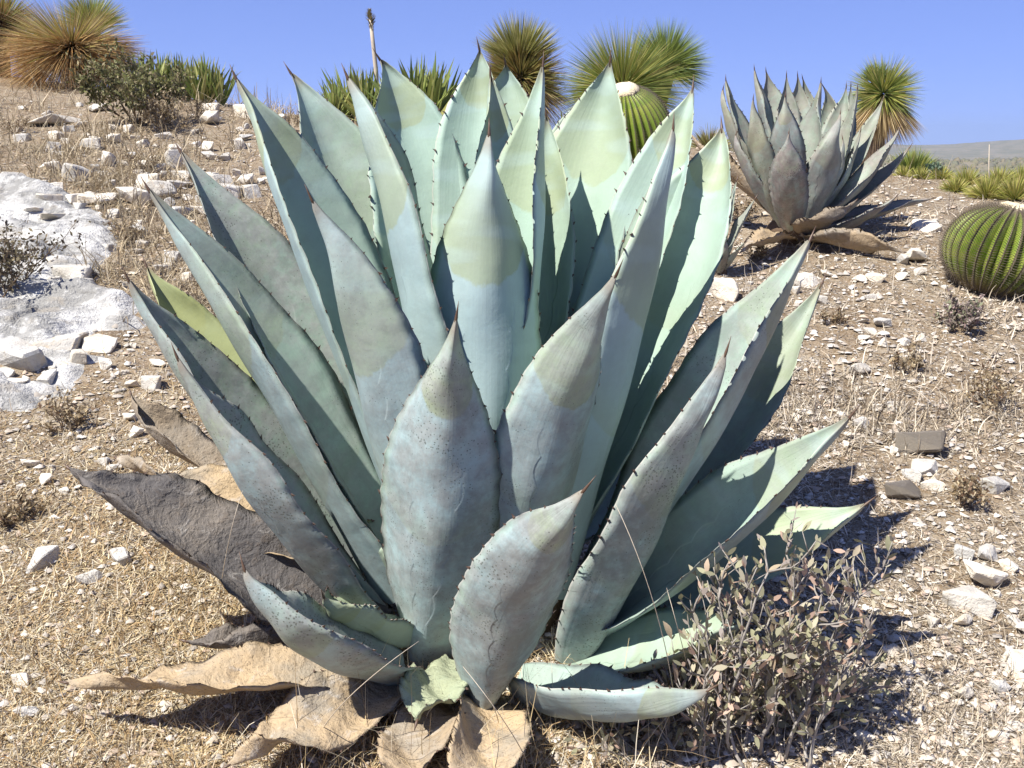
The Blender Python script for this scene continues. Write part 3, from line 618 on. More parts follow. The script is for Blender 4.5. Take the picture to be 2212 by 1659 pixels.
sword_clump('little clump of green sword-shaped leaves left of the tall barrel cactus', [(1222,296,1.0), (1250,296,.9)], 8.3, 70, 30, 4, 40)
# flower stalks
def stalk(label, pts, r0, r1, headlen=0, head_r=0, name='flower_stalk', mat='wood'):
    b = Vector(pts[0]); root = empty(name, b); tag(root, label, 'flower stalk'); P = [Vector(p)-b for p in pts]; n = len(P)
    V, F = tubes([(P, [r0+(r1-r0)*i/(n-1) for i in range(n)])], 7); link('stem', mesh('stem', V, F), M[mat], root)
    if headlen:
        rs = np.random.default_rng(3); d = (P[-1]-P[-2]).normalized(); k = 260
        t = rs.random(k); az = rs.random(k)*6.28; Pn = np.array(P[-1])[None]+np.array(d)[None]*((t-.6)*headlen)[:, None]
        dirs = np.stack([np.cos(az), np.sin(az), .8+0*az], -1); L = head_r*(1.25-.9*np.abs(t-.45)*1.6)*(.6+.6*rs.random(k)); s = np.linspace(0, 1, 3)
        PP = Pn[:, None]+dirs[:, None]*(L[:, None]*s[None])[:, :, None]; sd = np.stack([-np.sin(az), np.cos(az), 0*az], -1)
        W = sd[:, None]*(head_r*.16*(1-.7*s))[None, :, None]; c = np.array([(.34, .28, .17), (.26, .23, .12), (.22, .17, .1)])[rs.integers(0, 3, k)]
        v, f, c = ribbons(PP, W, c, 2); tag(link('flower_head', mesh('flower_head', v, f, False, {'tone': c}), M['straw'], root), kind='stuff')
b = at(818, 215, 9.6); b.z = g1(b.x, b.y)
stalk('tall pale flower stalk with brown seed head rising from a sword-leaved clump', [b, at(812, 150, 9.6), at(806, 95, 9.6), at(800, 40, 9.6)], .022, .016, .19, .042)
b = at(2137, 420, 6.9); b.z = g1(b.x, b.y)
stalk('thin dry flower stalk above the yellow-green tufts', [b, at(2136, 370, 6.9), at(2137, 312, 6.9)], .006, .002)
# ------------------------------------------------------------------ shrubs
def twig_tree(rs, root_dirs, L, levels, r, spread, nleaf_pts):
    paths = []; tips = []
    def grow(p, d, L, r, lev):
        n = 4; P = [p]; q_ = p.copy(); dd = d.copy()
        for i in range(n):
            dd = (dd+Vector((rs.uniform(-1, 1), rs.uniform(-1, 1), rs.uniform(-.5, .8)))*spread*.35).normalized(); q_ = q_+dd*(L/n); P.append(q_.copy())
            if lev <= 1: tips.append((q_.copy(), dd.copy()))
        paths.append((P, [r*(1-.55*i/n) for i in range(n+1)]))
        if lev > 0:
            for k in range(rs.choice((2, 3))):
                i = rs.randint(2, n); d2 = (dd+Vector((rs.uniform(-1, 1), rs.uniform(-1, 1), rs.uniform(-.4, .9)))*spread).normalized()
                grow(P[i], d2, L*rs.uniform(.5, .8), r*.55, lev-1)
    for d in root_dirs: grow(Vector((rs.uniform(-.02, .02), rs.uniform(-.02, .02), -.02)), Vector(d).normalized(), L*rs.uniform(.7, 1.1), r, levels)
    return paths, tips
def bush(label, px, py, size_px, cols, seed, d=None, nleaf=2200, leaf=.016, dirs=9, flat=.5, cat='shrub', group=None, twigmat='bark', levels=2):
    b = ground(px, py) if d is None else gbase(px, d); rs = random.Random(seed); sz = pxm(b)*size_px
    root = empty('dry_shrub' if nleaf < 500 else 'shrub', b); tag(root, label, cat, group)
    dd = [(math.cos(a)*rs.uniform(.3, 1), math.sin(a)*rs.uniform(.3, 1), rs.uniform(flat, 1.1)) for a in [6.28*k/dirs+rs.random() for k in range(dirs)]]
    paths, tips = twig_tree(rs, dd, sz*.42, levels, max(.0028, sz*.009), .75, 0)
    V, F = tubes(paths, 3); tag(link('branches', mesh('branches', V, F, True), M[twigmat], root), kind='stuff')
    if nleaf:
        g = np.random.default_rng(seed); T = np.array([tuple(p) for p, _ in tips]); i = g.integers(0, len(T), nleaf); P0 = T[i]+g.normal(size=(nleaf, 3))*sz*.03
        d_ = g.normal(size=(nleaf, 3)); d_[:, 2] += .6; d_ /= np.linalg.norm(d_, axis=1)[:, None]; s = np.array([0, .5, 1.0]); L = leaf*(.6+.8*g.random(nleaf))
        PP = P0[:, None]+d_[:, None]*(L[:, None]*s[None])[:, :, None]; sd = np.cross(d_, g.normal(size=(nleaf, 3))); sd /= np.linalg.norm(sd, axis=1)[:, None]
        W = sd[:, None]*(L[:, None]*np.array([.06, .26, .03])[None])[:, :, None]; c = np.array(cols)[g.integers(0, len(cols), nleaf)]*(.7+.6*g.random((nleaf, 1)))
        v, f, c = ribbons(PP, W, c, 2); tag(link('foliage', mesh('foliage', v, f, False, {'tone': c}), M['blade'], root), kind='stuff')
    return root
OL = [(.15, .155, .06), (.20, .19, .09), (.12, .12, .05), (.25, .21, .12)]; DRY = [(.36, .29, .18), (.28, .21, .12), (.20, .15, .09), (.42, .35, .24)]
bush('open olive-green shrub on the rocky slope below the rust-brown grass tree', 300, 275, 230, OL, 3, None, 3600, .034, 11, .55)
bush('fluffy dry shrub right beneath the olive-green shrub', 355, 285, 130, DRY, 31, None, 1200, .022, 8, .3)
bush('dark leafless bush rooted on the white bedrock', -16, 668, 320, [(.09, .07, .05), (.14, .11, .07), (.2, .17, .1)], 4, None, 1800, .02, 12, .5)
bush('round dark green bush on the ridge left of the huge agave', 492, 212, 52, OL[:3], 5, None, 700, .03, 7, .5)
bush('low green bush on the ridge behind the left leaf tips of the huge agave', 590, 228, 56, OL+[(.2, .22, .08)], 6, None, 900, .03, 7, .5)
bush('sparse grey shrub beside the blue-green bush of the valley edge', 1640, 420, 60, DRY, 8, None, 500, .02, 7, .5)
bush('blue-green bush at the valley edge beside the bright green tuft', 2020, 390, 55, [(.13, .19, .13), (.17, .23, .16)], 9, 7.3, 700, .03, 7, .4)
bush('purple-grey dead shrub beneath the squat barrel cactus', 2085, 715, 115, [(.25, .18, .17), (.30, .25, .22), (.18, .15, .12), (.2, .21, .13)], 10, None, 1300, .016, 10, .4)
for i, (px, py, s_, lab) in enumerate([(275,530,85,'brittle brown dry shrub on the white bedrock behind the left leaf tips'), (305,375,95,'tangled dry shrub among stones below the olive-green shrub'), (1960,800,75,'upright dry twigs beside the white boulder chips on the right slope'), (1670,770,60,'dry brown twigs touching the right-hand leaves of the huge agave'),
   (150,930,120,'spreading dry brown shrub below the white bedrock'), (40,1130,90,'scraggly dry bush in the straw left of the dead leaf'), (2140,880,130,'wide dry brown scrub right of the layered brown rock'), (2080,1090,120,'dark dry scrub around the grey stones on the right slope'),
   (1790,700,55,'thin dry twigs behind the right-most leaf tips'), (30,290,80,'dark dry bush under the rust-brown grass tree'), (430,255,70,'dry grey bush below the dark green sword-leaf clump'), (120,200,90,'pale dry scrub under the big shaggy grass tree'), (1600,480,80,'golden dry scrub left of the grey agave base'), (1640,560,60,'dry rust-coloured scrub at the foot of the grey agave')]):
    bush(lab, px, py, s_, DRY+[(.16, .10, .06)], 40+i, None, 520 if s_ > 70 else 340, .014, 9, .35, 'dry shrub')
# leafy shrub in front of the agave on the right
def leafy_shrub():
    b = ground(1560, 1600); rs = random.Random(21); root = empty('leafy_shrub', b)
    tag(root, 'sprawling grey-twigged shrub with small pinkish green leaves in front of the huge agave', 'shrub')
    tg = [(1290,1640), (1400,1580), (1470,1500), (1530,1440), (1500,1330), (1560,1270), (1600,1340), (1660,1230), (1700,1200), (1720,1290), (1690,1400), (1760,1350), (1850,1300), (1900,1240), (1820,1420), (1760,1480), (1700,1540), (1620,1500), (1650,1610), (1560,1560), (1440,1640), (1800,1560), (1580,1400), (1640,1450), (1370,1655), (1520,1640), (1700,1640), (1330,1600), (1420,1540), (1480,1600), (1600,1660), (1750,1600), (1840,1500), (1870,1380), (1660,1330), (1740,1430), (1540,1520), (1310,1660), (1450,1480), (1620,1560), (1780,1260), (1600,1290)]
    paths = []; leafpts = []
    for k, (px, py) in enumerate(tg):
        dpt = b.y + (.10 if py > 1500 else (.0 if py > 1350 else -.02)) + rs.uniform(-.10, .10); t = at(px, py, dpt)
        if t.z < g1(t.x, t.y)+.03: t.z = g1(t.x, t.y)+.03
        s0 = b + Vector((max(-.30, min(.26, (t.x-b.x)*.55+rs.uniform(-.08, .08))), rs.uniform(-.12, .12), 0)); s0.z = g1(s0.x, s0.y)-.01
        n = 9; P = []; c1 = s0*.5+t*.5+Vector((rs.uniform(-.06, .06), rs.uniform(-.05, .05), rs.uniform(-.05, .06)))
        for i in range(n):
            s = i/(n-1); P.append(s0*(1-s)**2+c1*2*s*(1-s)+t*s*s+Vector((rs.uniform(-1, 1), rs.uniform(-1, 1), rs.uniform(-1, 1)))*.008-b)
        paths.append((P, [.0046*(1-.65*i/n) for i in range(n)]))
        for i in range(2, n):
            for r_ in range(2):
                d = ((P[i]-P[i-1]).normalized()+Vector((rs.uniform(-1, 1), rs.uniform(-1, 1), rs.uniform(-.5, 1)))*.9).normalized(); L = rs.uniform(.03, .10); Q = [P[i]]
                for j in range(3): d = (d+Vector((rs.uniform(-1, 1), rs.uniform(-1, 1), rs.uniform(-.5, .8)))*.3).normalized(); Q.append(Q[-1]+d*L/3); leafpts.append((Q[-1].copy(), d.copy()))
                paths.append((Q, [.0024, .002, .0016, .001]))
                if rs.random() < .6:
                    d2 = (d+Vector((rs.uniform(-1, 1), rs.uniform(-1, 1), rs.uniform(-.5, 1)))).normalized(); Q2 = [Q[2], Q[2]+d2*.02, Q[2]+d2*.045]; paths.append((Q2, [.0016, .0013, .0008])); leafpts.append((Q2[-1], d2))
    V, F = tubes(paths, 4); tag(link('branches', mesh('branches', V, F), M['twig'], root), kind='stuff')
    V = []; F = []; n = 6; prof = [0.08, .30, .42, .40, .25, .02]
    for i in range(n):
        s = i/(n-1); w_ = prof[i]; z = .06*math.sin(s*3); V += [(s, -w_*.55, z+.10*w_), (s, 0, z), (s, w_*.55, z+.10*w_)]
    for i in range(n-1): F += [(3*i, 3*i+1, 3*i+4, 3*i+3), (3*i+1, 3*i+2, 3*i+5, 3*i+4)]
    me = mesh('leaf', V, F, True); me.materials.append(M['shrub_leaf'])
    rs.shuffle(leafpts); big = leafpts[:300]
    for p, d in big:
        o = link('leaf', me, None, root); o.location = p; L = rs.uniform(.024, .042)
        dd = (d+Vector((rs.uniform(-1, 1), rs.uniform(-1, 1), rs.uniform(-.2, .8)))*.6).normalized(); o.rotation_mode = 'QUATERNION'
        o.rotation_quaternion = dd.to_track_quat('X', 'Z') @ Quaternion((1, 0, 0), rs.uniform(-1, 1)); o.scale = (L, L*rs.uniform(.75, 1.05), L)
    g = np.random.default_rng(8); pts = leafpts[300:]+leafpts; P0 = np.array([tuple(p) for p, _ in pts]); D0 = np.array([tuple(d) for _, d in pts])+g.normal(size=(len(pts), 3))*.7; D0 /= np.linalg.norm(D0, axis=1)[:, None]
    L = .012+.018*g.random(len(pts)); s = np.array([0, .35, .7, 1]); PP = P0[:, None]+D0[:, None]*(L[:, None]*s[None])[:, :, None]; sd = np.cross(D0, g.normal(size=D0.shape)); sd /= np.linalg.norm(sd, axis=1)[:, None]
    W = sd[:, None]*(L[:, None]*np.array([.05, .2, .17, .02])[None])[:, :, None]; c = np.array([(.30, .29, .18), (.42, .38, .27), (.48, .34, .26), (.24, .23, .15), (.28, .24, .21)])[g.integers(0, 5, len(pts))]
    v, f, c = ribbons(PP, W, c, 3); tag(link('foliage', mesh('foliage', v, f, False, {'tone': c}), M['blade'], root), kind='stuff')
leafy_shrub()
# ------------------------------------------------------------------ stones
def rock_mesh(seed, flat=.6, slab=False, n=13):
    rs = np.random.default_rng(seed); bm = bmesh.new()
    P = rs.uniform(-1, 1, (n, 3)); P /= np.maximum(np.abs(P).max(1), .55)[:, None]*(.9+.25*rs.random(n))[:, None]
    P *= np.array([.5, .5*rs.uniform(.62, .95), .5*flat])
    if slab: P[:, 2] = np.where(P[:, 2] > 0, .5*flat, -.5*flat)*rs.uniform(.82, 1.0, n)
    for p in P: bm.verts.new(p)
    r = bmesh.ops.convex_hull(bm, input=bm.verts); bmesh.ops.delete(bm, geom=list(set(r['geom_interior'])|set(r['geom_unused'])), context='VERTS')
    bmesh.ops.bevel(bm, geom=bm.edges[:], offset=.035, segments=1, affect='EDGES', clamp_overlap=True)
    bmesh.ops.triangulate(bm, faces=bm.faces[:]); bmesh.ops.subdivide_edges(bm, edges=[e for e in bm.edges if e.calc_length() > .16], cuts=1, use_grid_fill=False); bmesh.ops.triangulate(bm, faces=bm.faces[:])
    for v in bm.verts:
        c = v.co; k = fbm(c.x*4+seed, c.y*4+c.z*3, seed, 3); v.co += v.co.normalized()*float(k)*.035
    bm.normal_update(); me = bpy.data.meshes.new('stone'); bm.to_mesh(me); bm.free(); return me
ROCKS = [rock_mesh(i, f, s_) for i, (f, s_) in enumerate([(.75, 0), (.6, 0), (.5, 0), (.85, 0), (.35, 1), (.3, 1), (.45, 1), (.6, 0), (.4, 0), (.7, 0)])]
RM = {}
def rock(name, label, group, p, wx, hz, mat, kind, rz, tilt=0.0, cat='stone', depth=None):
    key = (kind, mat)
    if key not in RM:
        me = ROCKS[kind].copy(); me.materials.clear(); me.materials.append(M[mat]); RM[key] = me
    o = link(name, RM[key]); fl = [.75, .6, .5, .85, .35, .3, .45, .6, .4, .7][kind]
    o.scale = (wx, depth or wx, hz/fl); o.rotation_euler = (tilt, tilt*.6, rz); o.location = p + Vector((0, 0, hz*.24))
    return tag(o, label, cat, group)
NAMED = [ # px py(bottom) w h material kind label
 (297,445,68,62,'white',3,'rounded white-topped boulder on the slope behind the left leaf tips'),
 (100,272,125,20,'white',5,'long flat white slab high on the left slope'), (118,304,34,26,'white',0,'blunt white stone just under the long flat slab'),
 (372,338,38,30,'white',0,'bright angular white stone under the dry tangle'), (172,604,78,40,'grey',6,'squared grey block lying on the white bedrock'), (182,622,52,22,'grey',4,'flat grey chip leaning on the squared block'),
 (30,798,130,66,'grey',4,'large flat grey boulder slab at the lower end of the bedrock'), (228,802,34,36,'white',7,'bright white lump at the lower edge of the bedrock'),
 (490,432,58,40,'grey',6,'tilted grey slab stone between the left leaf tips'), (525,258,42,40,'white',9,'white boulder on the ridge left of the huge agave'), (735,292,38,20,'white',1,'pale stone below the sword-leaved clump'),
 (978,345,24,46,'white',3,'upright white stone glimpsed between the central leaves'), (942,288,40,24,'white',1,'cracked white stone under the sprawling sword-leaved clump'),
 (1560,652,62,56,'white',9,'white angular boulder behind the right leaf tips of the huge agave'), (1742,620,90,34,'white',8,'broken white boulder beside the topmost right leaf tip'), (1892,612,36,26,'white',0,'white stone in front of the grey agave'),
 (1857,815,46,34,'grey',1,'smooth grey stone right of the leaf tips'), (1990,975,90,50,'layered',6,'brown layered rock with dark cracks on the right slope'), (1962,982,32,28,'white',0,'small white stone against the brown layered rock'),
 (1960,1075,96,44,'layered',8,'long brown slab tipped below the layered rock'), (1985,1022,78,22,'grey',5,'flat pale slab just under the layered rock'), (2148,1068,76,48,'grey',7,'grey boulder in the dark scrub right of the brown slab'),
 (2122,1268,82,70,'white',3,'bright white knobbly boulder on the right slope'), (2178,1238,36,30,'white',0,'small white stone next to the knobbly boulder'), (2140,1204,66,28,'grey',8,'pale slab behind the knobbly white boulder'),
 (2094,1328,88,62,'grey',9,'faceted grey stone below the knobbly white boulder'), (2080,1360,46,30,'white',1,'pale wedge leaning on the faceted grey stone'), (2190,1442,80,34,'grey',5,'thin grey slab at the lower right of the slope'), (2160,1505,46,38,'grey',7,'grey stone under the thin slab'),
 (1930,1420,46,24,'white',8,'white chip beyond the leafy shrub'), (2082,1512,46,36,'white',1,'cream stone low on the right slope'), (1866,1612,36,24,'white',0,'white pebble at the foot of the leafy shrub'),
 (82,1230,80,44,'grey',5,'tilted pale slab in the straw left of the dead leaf'), (205,1262,56,28,'grey',8,'half buried grey stone in the straw'), (45,1495,34,36,'white',9,'white stone in the curly straw'), (62,1560,52,30,'grey',1,'grey stone in the curly straw'), (255,1215,60,26,'grey',4,'pale flat stone under the dark dead leaf'),
 (1995,500,90,22,'white',5,'white flat slab right of the grey agave'), (1985,560,76,28,'white',8,'jagged white slab left of the squat barrel cactus'), (1865,925,48,24,'grey',8,'grey half buried stone above the right-hand leaf tip'), (1735,902,42,18,'white',1,'two-lobed white stone beside the leaf tips')]
taken = []
for i, (px, py, w_, h_, mat, k, lab) in enumerate(NAMED):
    p = ground(px, py-4); m_ = pxm(p); rock('stone', lab, None, p, m_*w_*1.08, m_*h_*.95, mat, k, random.uniform(-.5, .5), -.34 if mat == 'layered' else random.uniform(-.15, .15)); taken.append((px, py))
SETS = [ ((-10,430,235,640),14,(45,120),'bedrock slab on the white ledges','slabs on the white ledges'), ((-10,690,230,860),9,(45,110),'slab on the lower end of the ledges','slabs on the lower ledges'), # region polygon as px box, count, size px range, label, group
 ((15,230,560,330),46,(14,40),'stone scattered on the upper left slope','stones of the upper left slope'),
 ((20,330,620,480),62,(18,58),'limestone piece in the rubble behind the left leaves','rubble stones behind the left leaves'),
 ((200,480,420,640),16,(14,36),'stone beside the white bedrock','small stones beside the bedrock'),
 ((10,640,370,840),26,(14,44),'stone on the lower bedrock ledge','stones on the lower bedrock ledge'),
 ((560,260,990,420),20,(14,34),'stone glimpsed between the upper left leaves','stones glimpsed between the leaves'),
 ((10,880,320,1100),16,(12,32),'stone in the straw below the bedrock','little stones in the straw'),
 ((1560,560,2190,700),30,(10,34),'stone on the slope below the grey agave','pale stones below the grey agave'),
 ((1640,700,2200,1000),40,(10,34),'stone on the middle right slope','small stones of the middle right slope'),
 ((1880,1000,2205,1400),34,(10,36),'stone lying among grit near the knobbly white boulder','stones among grit on the right'),
 ((1880,1400,2205,1650),26,(12,36),'stone in the grit at the foot of the right slope','grit stones at the lower right')]
rs = random.Random(77); sc_ = 1.3
for (x0, y0, x1, y1), n, (s0, s1), lab, grp in SETS:
    k = 0; guard = 0
    while k < n and guard < n*30:
        guard += 1; px, py = rs.uniform(x0, x1), rs.uniform(y0, y1); s = s0+(s1-s0)*rs.random()**2.2
        if any(abs(px-a)+abs(py-b_)*1.8 < s*.8+8 for a, b_ in taken): continue
        p = ground(px, py)
        if p.y > 12 or (abs(p.x-AX.x) < .4 and abs(p.y-AX.y) < .4): continue
        m_ = pxm(p); mt = rs.choice(['white', 'grey']); kd = rs.choice((4, 5, 6)) if 'slab' in lab else rs.randrange(10); sh = 'flat' if kd in (4, 5, 6) else ('blocky' if kd in (0, 3, 9) else 'low'); sw = 'large' if s > .62*s1 else ('small' if s < .36*s1 else 'medium')
        rock('stone', ' '.join((sw, sh, mt, lab)), grp+', '+' '.join((sw, sh, mt)), p, m_*s*sc_, m_*s*sc_*(rs.uniform(.2, .4) if 'slab' in lab else rs.uniform(.4, .8)), mt, kd, rs.uniform(0, 6.28), rs.uniform(-.25, .25)); taken.append((px, py)); k += 1
# bedrock: pale ledges stepping through the slope
def bedrock():
    poly = [(-30,410),(60,398),(150,430),(235,480),(262,520),(240,560),(170,600),(270,640),(330,660),(290,700),(200,720),(150,770),(210,800),(140,850),(60,880),(-30,890),(-200,800),(-200,500)]
    W_ = [ground(*p) for p in poly]; X = np.array([[p.x, p.y] for p in W_])
    x0, y0 = X.min(0)-.2; x1, y1 = X.max(0)+.2; nx, ny = 240, 240
    gx, gy = np.meshgrid(np.linspace(x0, x1, nx), np.linspace(y0, y1, ny))
    # signed distance to the outline
    d = np.full(gx.shape, 1e9); inside = np.zeros(gx.shape, bool); n = len(X)
    for i in range(n):
        a, b_ = X[i], X[(i+1) % n]; e = b_-a; t = np.clip(((gx-a[0])*e[0]+(gy-a[1])*e[1])/(e@e), 0, 1)
        d = np.minimum(d, np.hypot(gx-a[0]-t*e[0], gy-a[1]-t*e[1]))
        c = ((a[1] > gy) != (b_[1] > gy)) & (gx < (b_[0]-a[0])*(gy-a[1])/(b_[1]-a[1]+1e-12)+a[0]); inside ^= c
    sd = np.where(inside, d, -d)+.09*fbm(gx*5, gy*5, 4)
    h = H(gx, gy); lay = (gx*.25+gy*.9+.35*fbm(gx*1.4, gy*1.4, 8))*2.3; st = lay-np.floor(lay)
    z = h+np.clip(sd/.10, -1, 1)*.035 + .08*(np.clip(st*3.5, 0, 1)-st)*np.clip(sd/.15, 0, 1) + .03*fbm(gx*6, gy*6, 5, 5) + (.03*np.floor(4.0*vnoise(gx*1.7+.5*gy, gy*2.6, 12))+.018*np.floor(3.0*vnoise(gx*5+.8*gy, gy*7, 14))-.06)*np.clip(sd/.2, 0, 1)
    V = np.stack([gx, gy, z], -1).reshape(-1, 3); i, j = np.meshgrid(np.arange(ny-1), np.arange(nx-1), indexing='ij')
    keep = (sd[:-1, :-1] > -.12); F = np.stack([i*nx+j, i*nx+j+1, (i+1)*nx+j+1, (i+1)*nx+j], -1)[keep]
    o = link('bedrock', mesh('bedrock', V, F, False), M['bedrock']); tag(o, 'white limestone bedrock ledges breaking through the left slope', 'bedrock', kind='structure')
    return X
BED = bedrock()
def in_bed(x, y):
    inside = np.zeros(np.shape(x), bool); n = len(BED)
    for i in range(n):
        a, b_ = BED[i], BED[(i+1) % n]
        inside ^= ((a[1] > y) != (b_[1] > y)) & (x < (b_[0]-a[0])*(y-a[1])/(b_[1]-a[1]+1e-12)+a[0])
    return inside
def scatter(n, r0, r1, a0=-42, a1=42, p=1.0, seed=0):   # positions spread evenly over what a standing eye sees
    g = np.random.default_rng(seed); r = 1/(1/r1+(1/r0-1/r1)*g.random(n)**p); a = np.radians(a0+(a1-a0)*g.random(n))
    return r*np.sin(a), r*np.cos(a), g
def right(x, y): return np.clip((x-(-.1))/.5, 0, 1)
# ------------------------------------------------------------------ grit
def grit():
    x, y, g = scatter(86000, 1.35, 11, seed=5); k = vnoise(x*2.2, y*2.2, 31); dens = .30+.75*right(x, y)*(.35+k)+.35*(y > 3.2); keep = g.random(len(x)) < dens*.8
    x, y = x[keep], y[keep]; n = len(x); z = H(x, y)
    O = np.array([(1, 0, 0), (0, 1, 0), (-1, 0, 0), (0, -1, 0), (0, 0, 1), (0, 0, -1), (.6, .6, .5), (-.6, .55, .45)], float)
    FF = np.array([(0, 6, 4), (6, 1, 4), (1, 7, 4), (7, 2, 4), (2, 3, 4), (3, 0, 4), (0, 1, 6), (1, 2, 7)])
    s = (.0035+.011*g.random(n)**3)*(.75+.25*np.minimum(y, 6)/1.6); V = O[None]*(1+.35*g.normal(size=(n, 8, 1)).clip(-1, 1))*s[:, None, None]*np.stack([np.ones(n), .5+.5*g.random(n), .35+.4*g.random(n)], -1)[:, None]
    a = g.random(n)*6.28; c, q_ = np.cos(a)[:, None], np.sin(a)[:, None]; V = np.stack([V[..., 0]*c-V[..., 1]*q_, V[..., 0]*q_+V[..., 1]*c, V[..., 2]], -1)
    V += np.stack([x, y, z+s*.25], -1)[:, None]; F = (FF[None]+(np.arange(n)*8)[:, None, None]).reshape(-1, 3)
    tone = np.array([(.55, .50, .43), (.42, .36, .29), (.62, .58, .52), (.36, .33, .29), (.48, .37, .28)])[g.integers(0, 5, n)]*(.75+.4*g.random((n, 1)))
    o = link('grit', mesh('grit', V.reshape(-1, 3), F, False, {'tone': np.repeat(tone, 8, 0)}), M['gravel']); tag(o, 'pale limestone grit strewn over the slope', 'gravel', kind='stuff')
grit()
# ------------------------------------------------------------------ dry grass
STRAW = np.array([(.20, .14, .08), (.46, .40, .30), (.52, .43, .26), (.43, .33, .18), (.60, .52, .36), (.30, .21, .11), (.40, .28, .15), (.58, .52, .41)])
def grass(name, label, n, r0, r1, a0, a1, dens, L0, L1, w0, seed, curl=1.0, up=.5, cols=STRAW, clump=0, p=1.0):
    x, y, g = scatter(n, r0, r1, a0, a1, p, seed)
    if clump: 
        m_ = max(1, n//clump); xi = g.integers(0, m_, n); x = x[xi]+g.normal(size=n)*.018*(y[xi]/2); y = y[xi]+g.normal(size=n)*.018*(y[xi]/2)
    keep = (g.random(len(x)) < dens(x, y)) & ~in_bed(x, y); x, y = x[keep], y[keep]; n = len(x); z = H(x, y)
    seg = 4; s = np.linspace(0, 1, seg+1); az = g.random(n)*6.28; L = (L0+(L1-L0)*g.random(n)**1.6)*(.8+.2*y/2.2)
    el0 = np.radians(15+70*g.random(n)*up*1.3); bend = curl*(g.random(n)*2.6-.3)
    tw = (g.random(n)-.5)*2.2*curl
    P = np.zeros((n, seg+1, 3)); cur = np.stack([x, y, z-.004], -1); P[:, 0] = cur
    for i in range(seg):
        e = el0-bend*(i+.5)/seg*1.4; aa = az+tw*(i+.5)/seg; d = np.stack([np.cos(aa)*np.cos(e), np.sin(aa)*np.cos(e), np.sin(e)], -1); cur = cur+d*(L/seg)[:, None]; P[:, i+1] = cur
    zz = H(P[..., 0], P[..., 1]); P[..., 2] = np.maximum(P[..., 2], zz+.002)
    sd = np.stack([-np.sin(az), np.cos(az), .6*(g.random(n)-.5)], -1); sd /= np.linalg.norm(sd, axis=1)[:, None]
    W = sd[:, None]*((w0*(.6+.8*g.random(n))*(.8+.2*y/2.0))[:, None]*(1-.8*s**1.5)[None])[:, :, None]
    tone = cols[g.integers(0, len(cols), n)]*(.7+.6*g.random((n, 1)))
    k = np.clip((x-.1)/.6, 0, 1)[:, None]*.6; tone = tone*(1-k)+k*tone.mean(1)[:, None]*np.array([1.12, 1.0, .84])
    v, f, c = ribbons(P, W, tone, seg); o = link(name, mesh(name, v, f, False, {'tone': c}), M['straw']); return tag(o, label, 'dry grass', kind='stuff')
lft = lambda x, y: 1-np.clip((x+.55)/.5, 0, 1)
def d_mat(x, y): return np.clip(.14+1.0*lft(x, y)*np.clip((3.6-y)/.8, 0, 1)*(.4+1.0*vnoise(x*3, y*3, 41)) + .4*vnoise(x*2, y*2, 43), 0, 1)
grass('dry_grass', 'matted curly straw carpeting the ground', 190000, 1.3, 4.0, -42, 42, d_mat, .022, .08, .0014, 51, 1.9, .55)
grass('dry_grass', 'short bleached straw over the slope', 140000, 2.0, 12.5, -44, 42, lambda x, y: .15+.75*vnoise(x*1.6, y*1.6, 47), .02, .075, .0013, 52, 1.2, .6, clump=12, p=.75)
grass('dry_grass', 'tall dry grass and thatch on the upper slope', 96000, 4.6, 13, -46, 12, lambda x, y: np.clip((.5-x+1.5*(vnoise(x*1.3, y*1.3, 79)-.5))/2.2, 0, 1)*np.clip(.2+1.5*(vnoise(x*1.1, y*1.1, 71)-.2)*np.clip((y-4.5)/3, .2, 1), 0, 1), .06, .20, .0022, 55, .8, .8, clump=16, p=.7, cols=np.array([(.38, .31, .20), (.30, .25, .17), (.25, .19, .12), (.44, .37, .26)]))
grass('dry_grass', 'golden dry grass on the right slope', 32000, 3.0, 9, 4, 40, lambda x, y: np.clip(1.4*(vnoise(x*1.7, y*1.7, 73)-.3), 0, 1), .04, .14, .0017, 56, .9, .8, clump=16, p=.75)
grass('dry_grass', 'wiry brown grass stems around the agave', 7000, 1.3, 3.2, -33, 33, lambda x, y: .25+.6*lft(x, y), .06, .17, .0008, 53, 1.1, .6, cols=STRAW*np.array([1.05, .95, .8]))
g_ = grass('dry_grass', 'pale curling grass in front of the huge agave', 4200, 1.45, 2.05, -16, 10, lambda x, y: .6+0*x, .08, .26, .0011, 54, 1.3, .75)
# single long straws standing out
def straw(label, pts, r=.0011):
    b = Vector(pts[0]); root = empty('grass_stalk', b); tag(root, label, 'grass stalk', None)
    P = [Vector(p)-b for p in pts]; n = 14; Q = []
    for i in range(n):
        s = i/(n-1); a, c, e = P[0], P[1]*2-(P[0]+P[2])*.5, P[2]; Q.append(a*(1-s)**2+c*2*s*(1-s)+e*s*s)
    V, F = tubes([(Q, [r*(1-.6*i/n) for i in range(n)])], 5); link('stem', mesh('stem', V, F), M['wood'], root)
def gp(px, py): p = ground(px, py); return p
straw('long straight straw standing before the dark dead leaf', [gp(470,1340), at(488,1200,1.92), at(524,1060,1.9)])
straw('straw slanting across the foremost left leaf base', [gp(690,1600), at(760,1500,1.72), at(905,1385,1.74)])
straw('straw arching below the foremost leaf', [gp(1140,1655), at(1090,1560,1.66), at(1000,1440,1.7)])
straw('bent straw before the right leaf bases', [gp(1460,1560), at(1420,1330,1.72), at(1330,1090,1.75)])
straw('straw leaning over the leafy shrub', [gp(2205,1600), at(2050,1430,2.0), at(1850,1200,2.1)])
straw('long straw lying across the lower left straw mat', [gp(20,1010), at(160,960,2.4), at(330,930,2.5)])
straw('thin straw rising between the right leaf bases', [gp(1490,1470), at(1470,1380,1.8), at(1440,1270,1.82)])
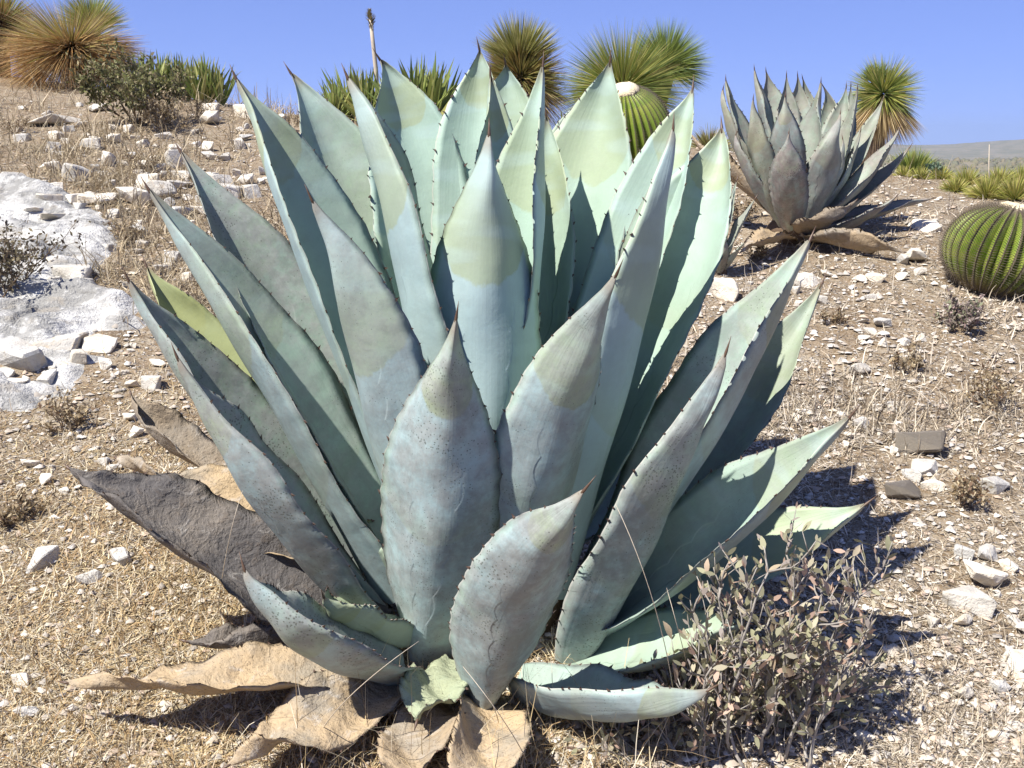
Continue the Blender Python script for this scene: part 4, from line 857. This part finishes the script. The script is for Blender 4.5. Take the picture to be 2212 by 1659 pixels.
# far scrub on the valley side
def far_scrub():
    g = np.random.default_rng(61); n = 24000; a = np.radians(g.uniform(-20, 45, n)); r = g.uniform(60, 480, n); x, y = r*np.sin(a), r*np.cos(a); z = H(x, y)
    O = np.array([(1, 0, 0), (0, 1, 0), (-1, 0, 0), (0, -1, 0), (.1, .1, 1), (.7, .7, .6), (-.7, .6, .65), (.6, -.7, .55), (-.6, -.6, .7)], float)
    FF = np.array([(0, 5, 4), (5, 1, 4), (1, 6, 4), (6, 2, 4), (2, 8, 4), (8, 3, 4), (3, 7, 4), (7, 0, 4), (0, 1, 5), (1, 2, 6), (2, 3, 8), (3, 0, 7)])
    s = .4+1.1*g.random(n)**2; V = O[None]*(1+.25*g.normal(size=(n, 9, 1)).clip(-1.5, 1.5))*s[:, None, None]; V += np.stack([x, y, z-.1], -1)[:, None]
    F = (FF[None]+(np.arange(n)*9)[:, None, None]).reshape(-1, 3); tone = np.array([(.055, .07, .035), (.08, .085, .04), (.10, .09, .05), (.05, .06, .045)])[g.integers(0, 4, n)]
    o = link('distant_scrub', mesh('distant_scrub', V.reshape(-1, 3), F, False, {'tone': np.repeat(tone, 9, 0)}), M['gravel']); tag(o, 'dark scrub dotted over the far hillside', 'scrub', kind='stuff')
far_scrub()
# ------------------------------------------------------------------ haze over the valley
def haze():
    bm = bmesh.new(); bmesh.ops.create_cube(bm, size=1.0); me = bpy.data.meshes.new('haze'); bm.to_mesh(me); bm.free()
    o = link('haze', me); o.scale = (9600, 9600, 120); o.location = (0, 0, 18); tag(o, 'thin blue air haze over the valley', 'haze', kind='stuff')
    m = bpy.data.materials.new('haze'); m.use_nodes = True; t = m.node_tree; t.nodes.clear(); out = t.nodes.new('ShaderNodeOutputMaterial'); v = t.nodes.new('ShaderNodeVolumePrincipled')
    v.inputs['Color'].default_value = (.60, .76, 1.0, 1); v.inputs['Density'].default_value = .00022; v.inputs['Anisotropy'].default_value = .2
    t.links.new(v.outputs[0], out.inputs['Volume']); me.materials.append(m)
haze()
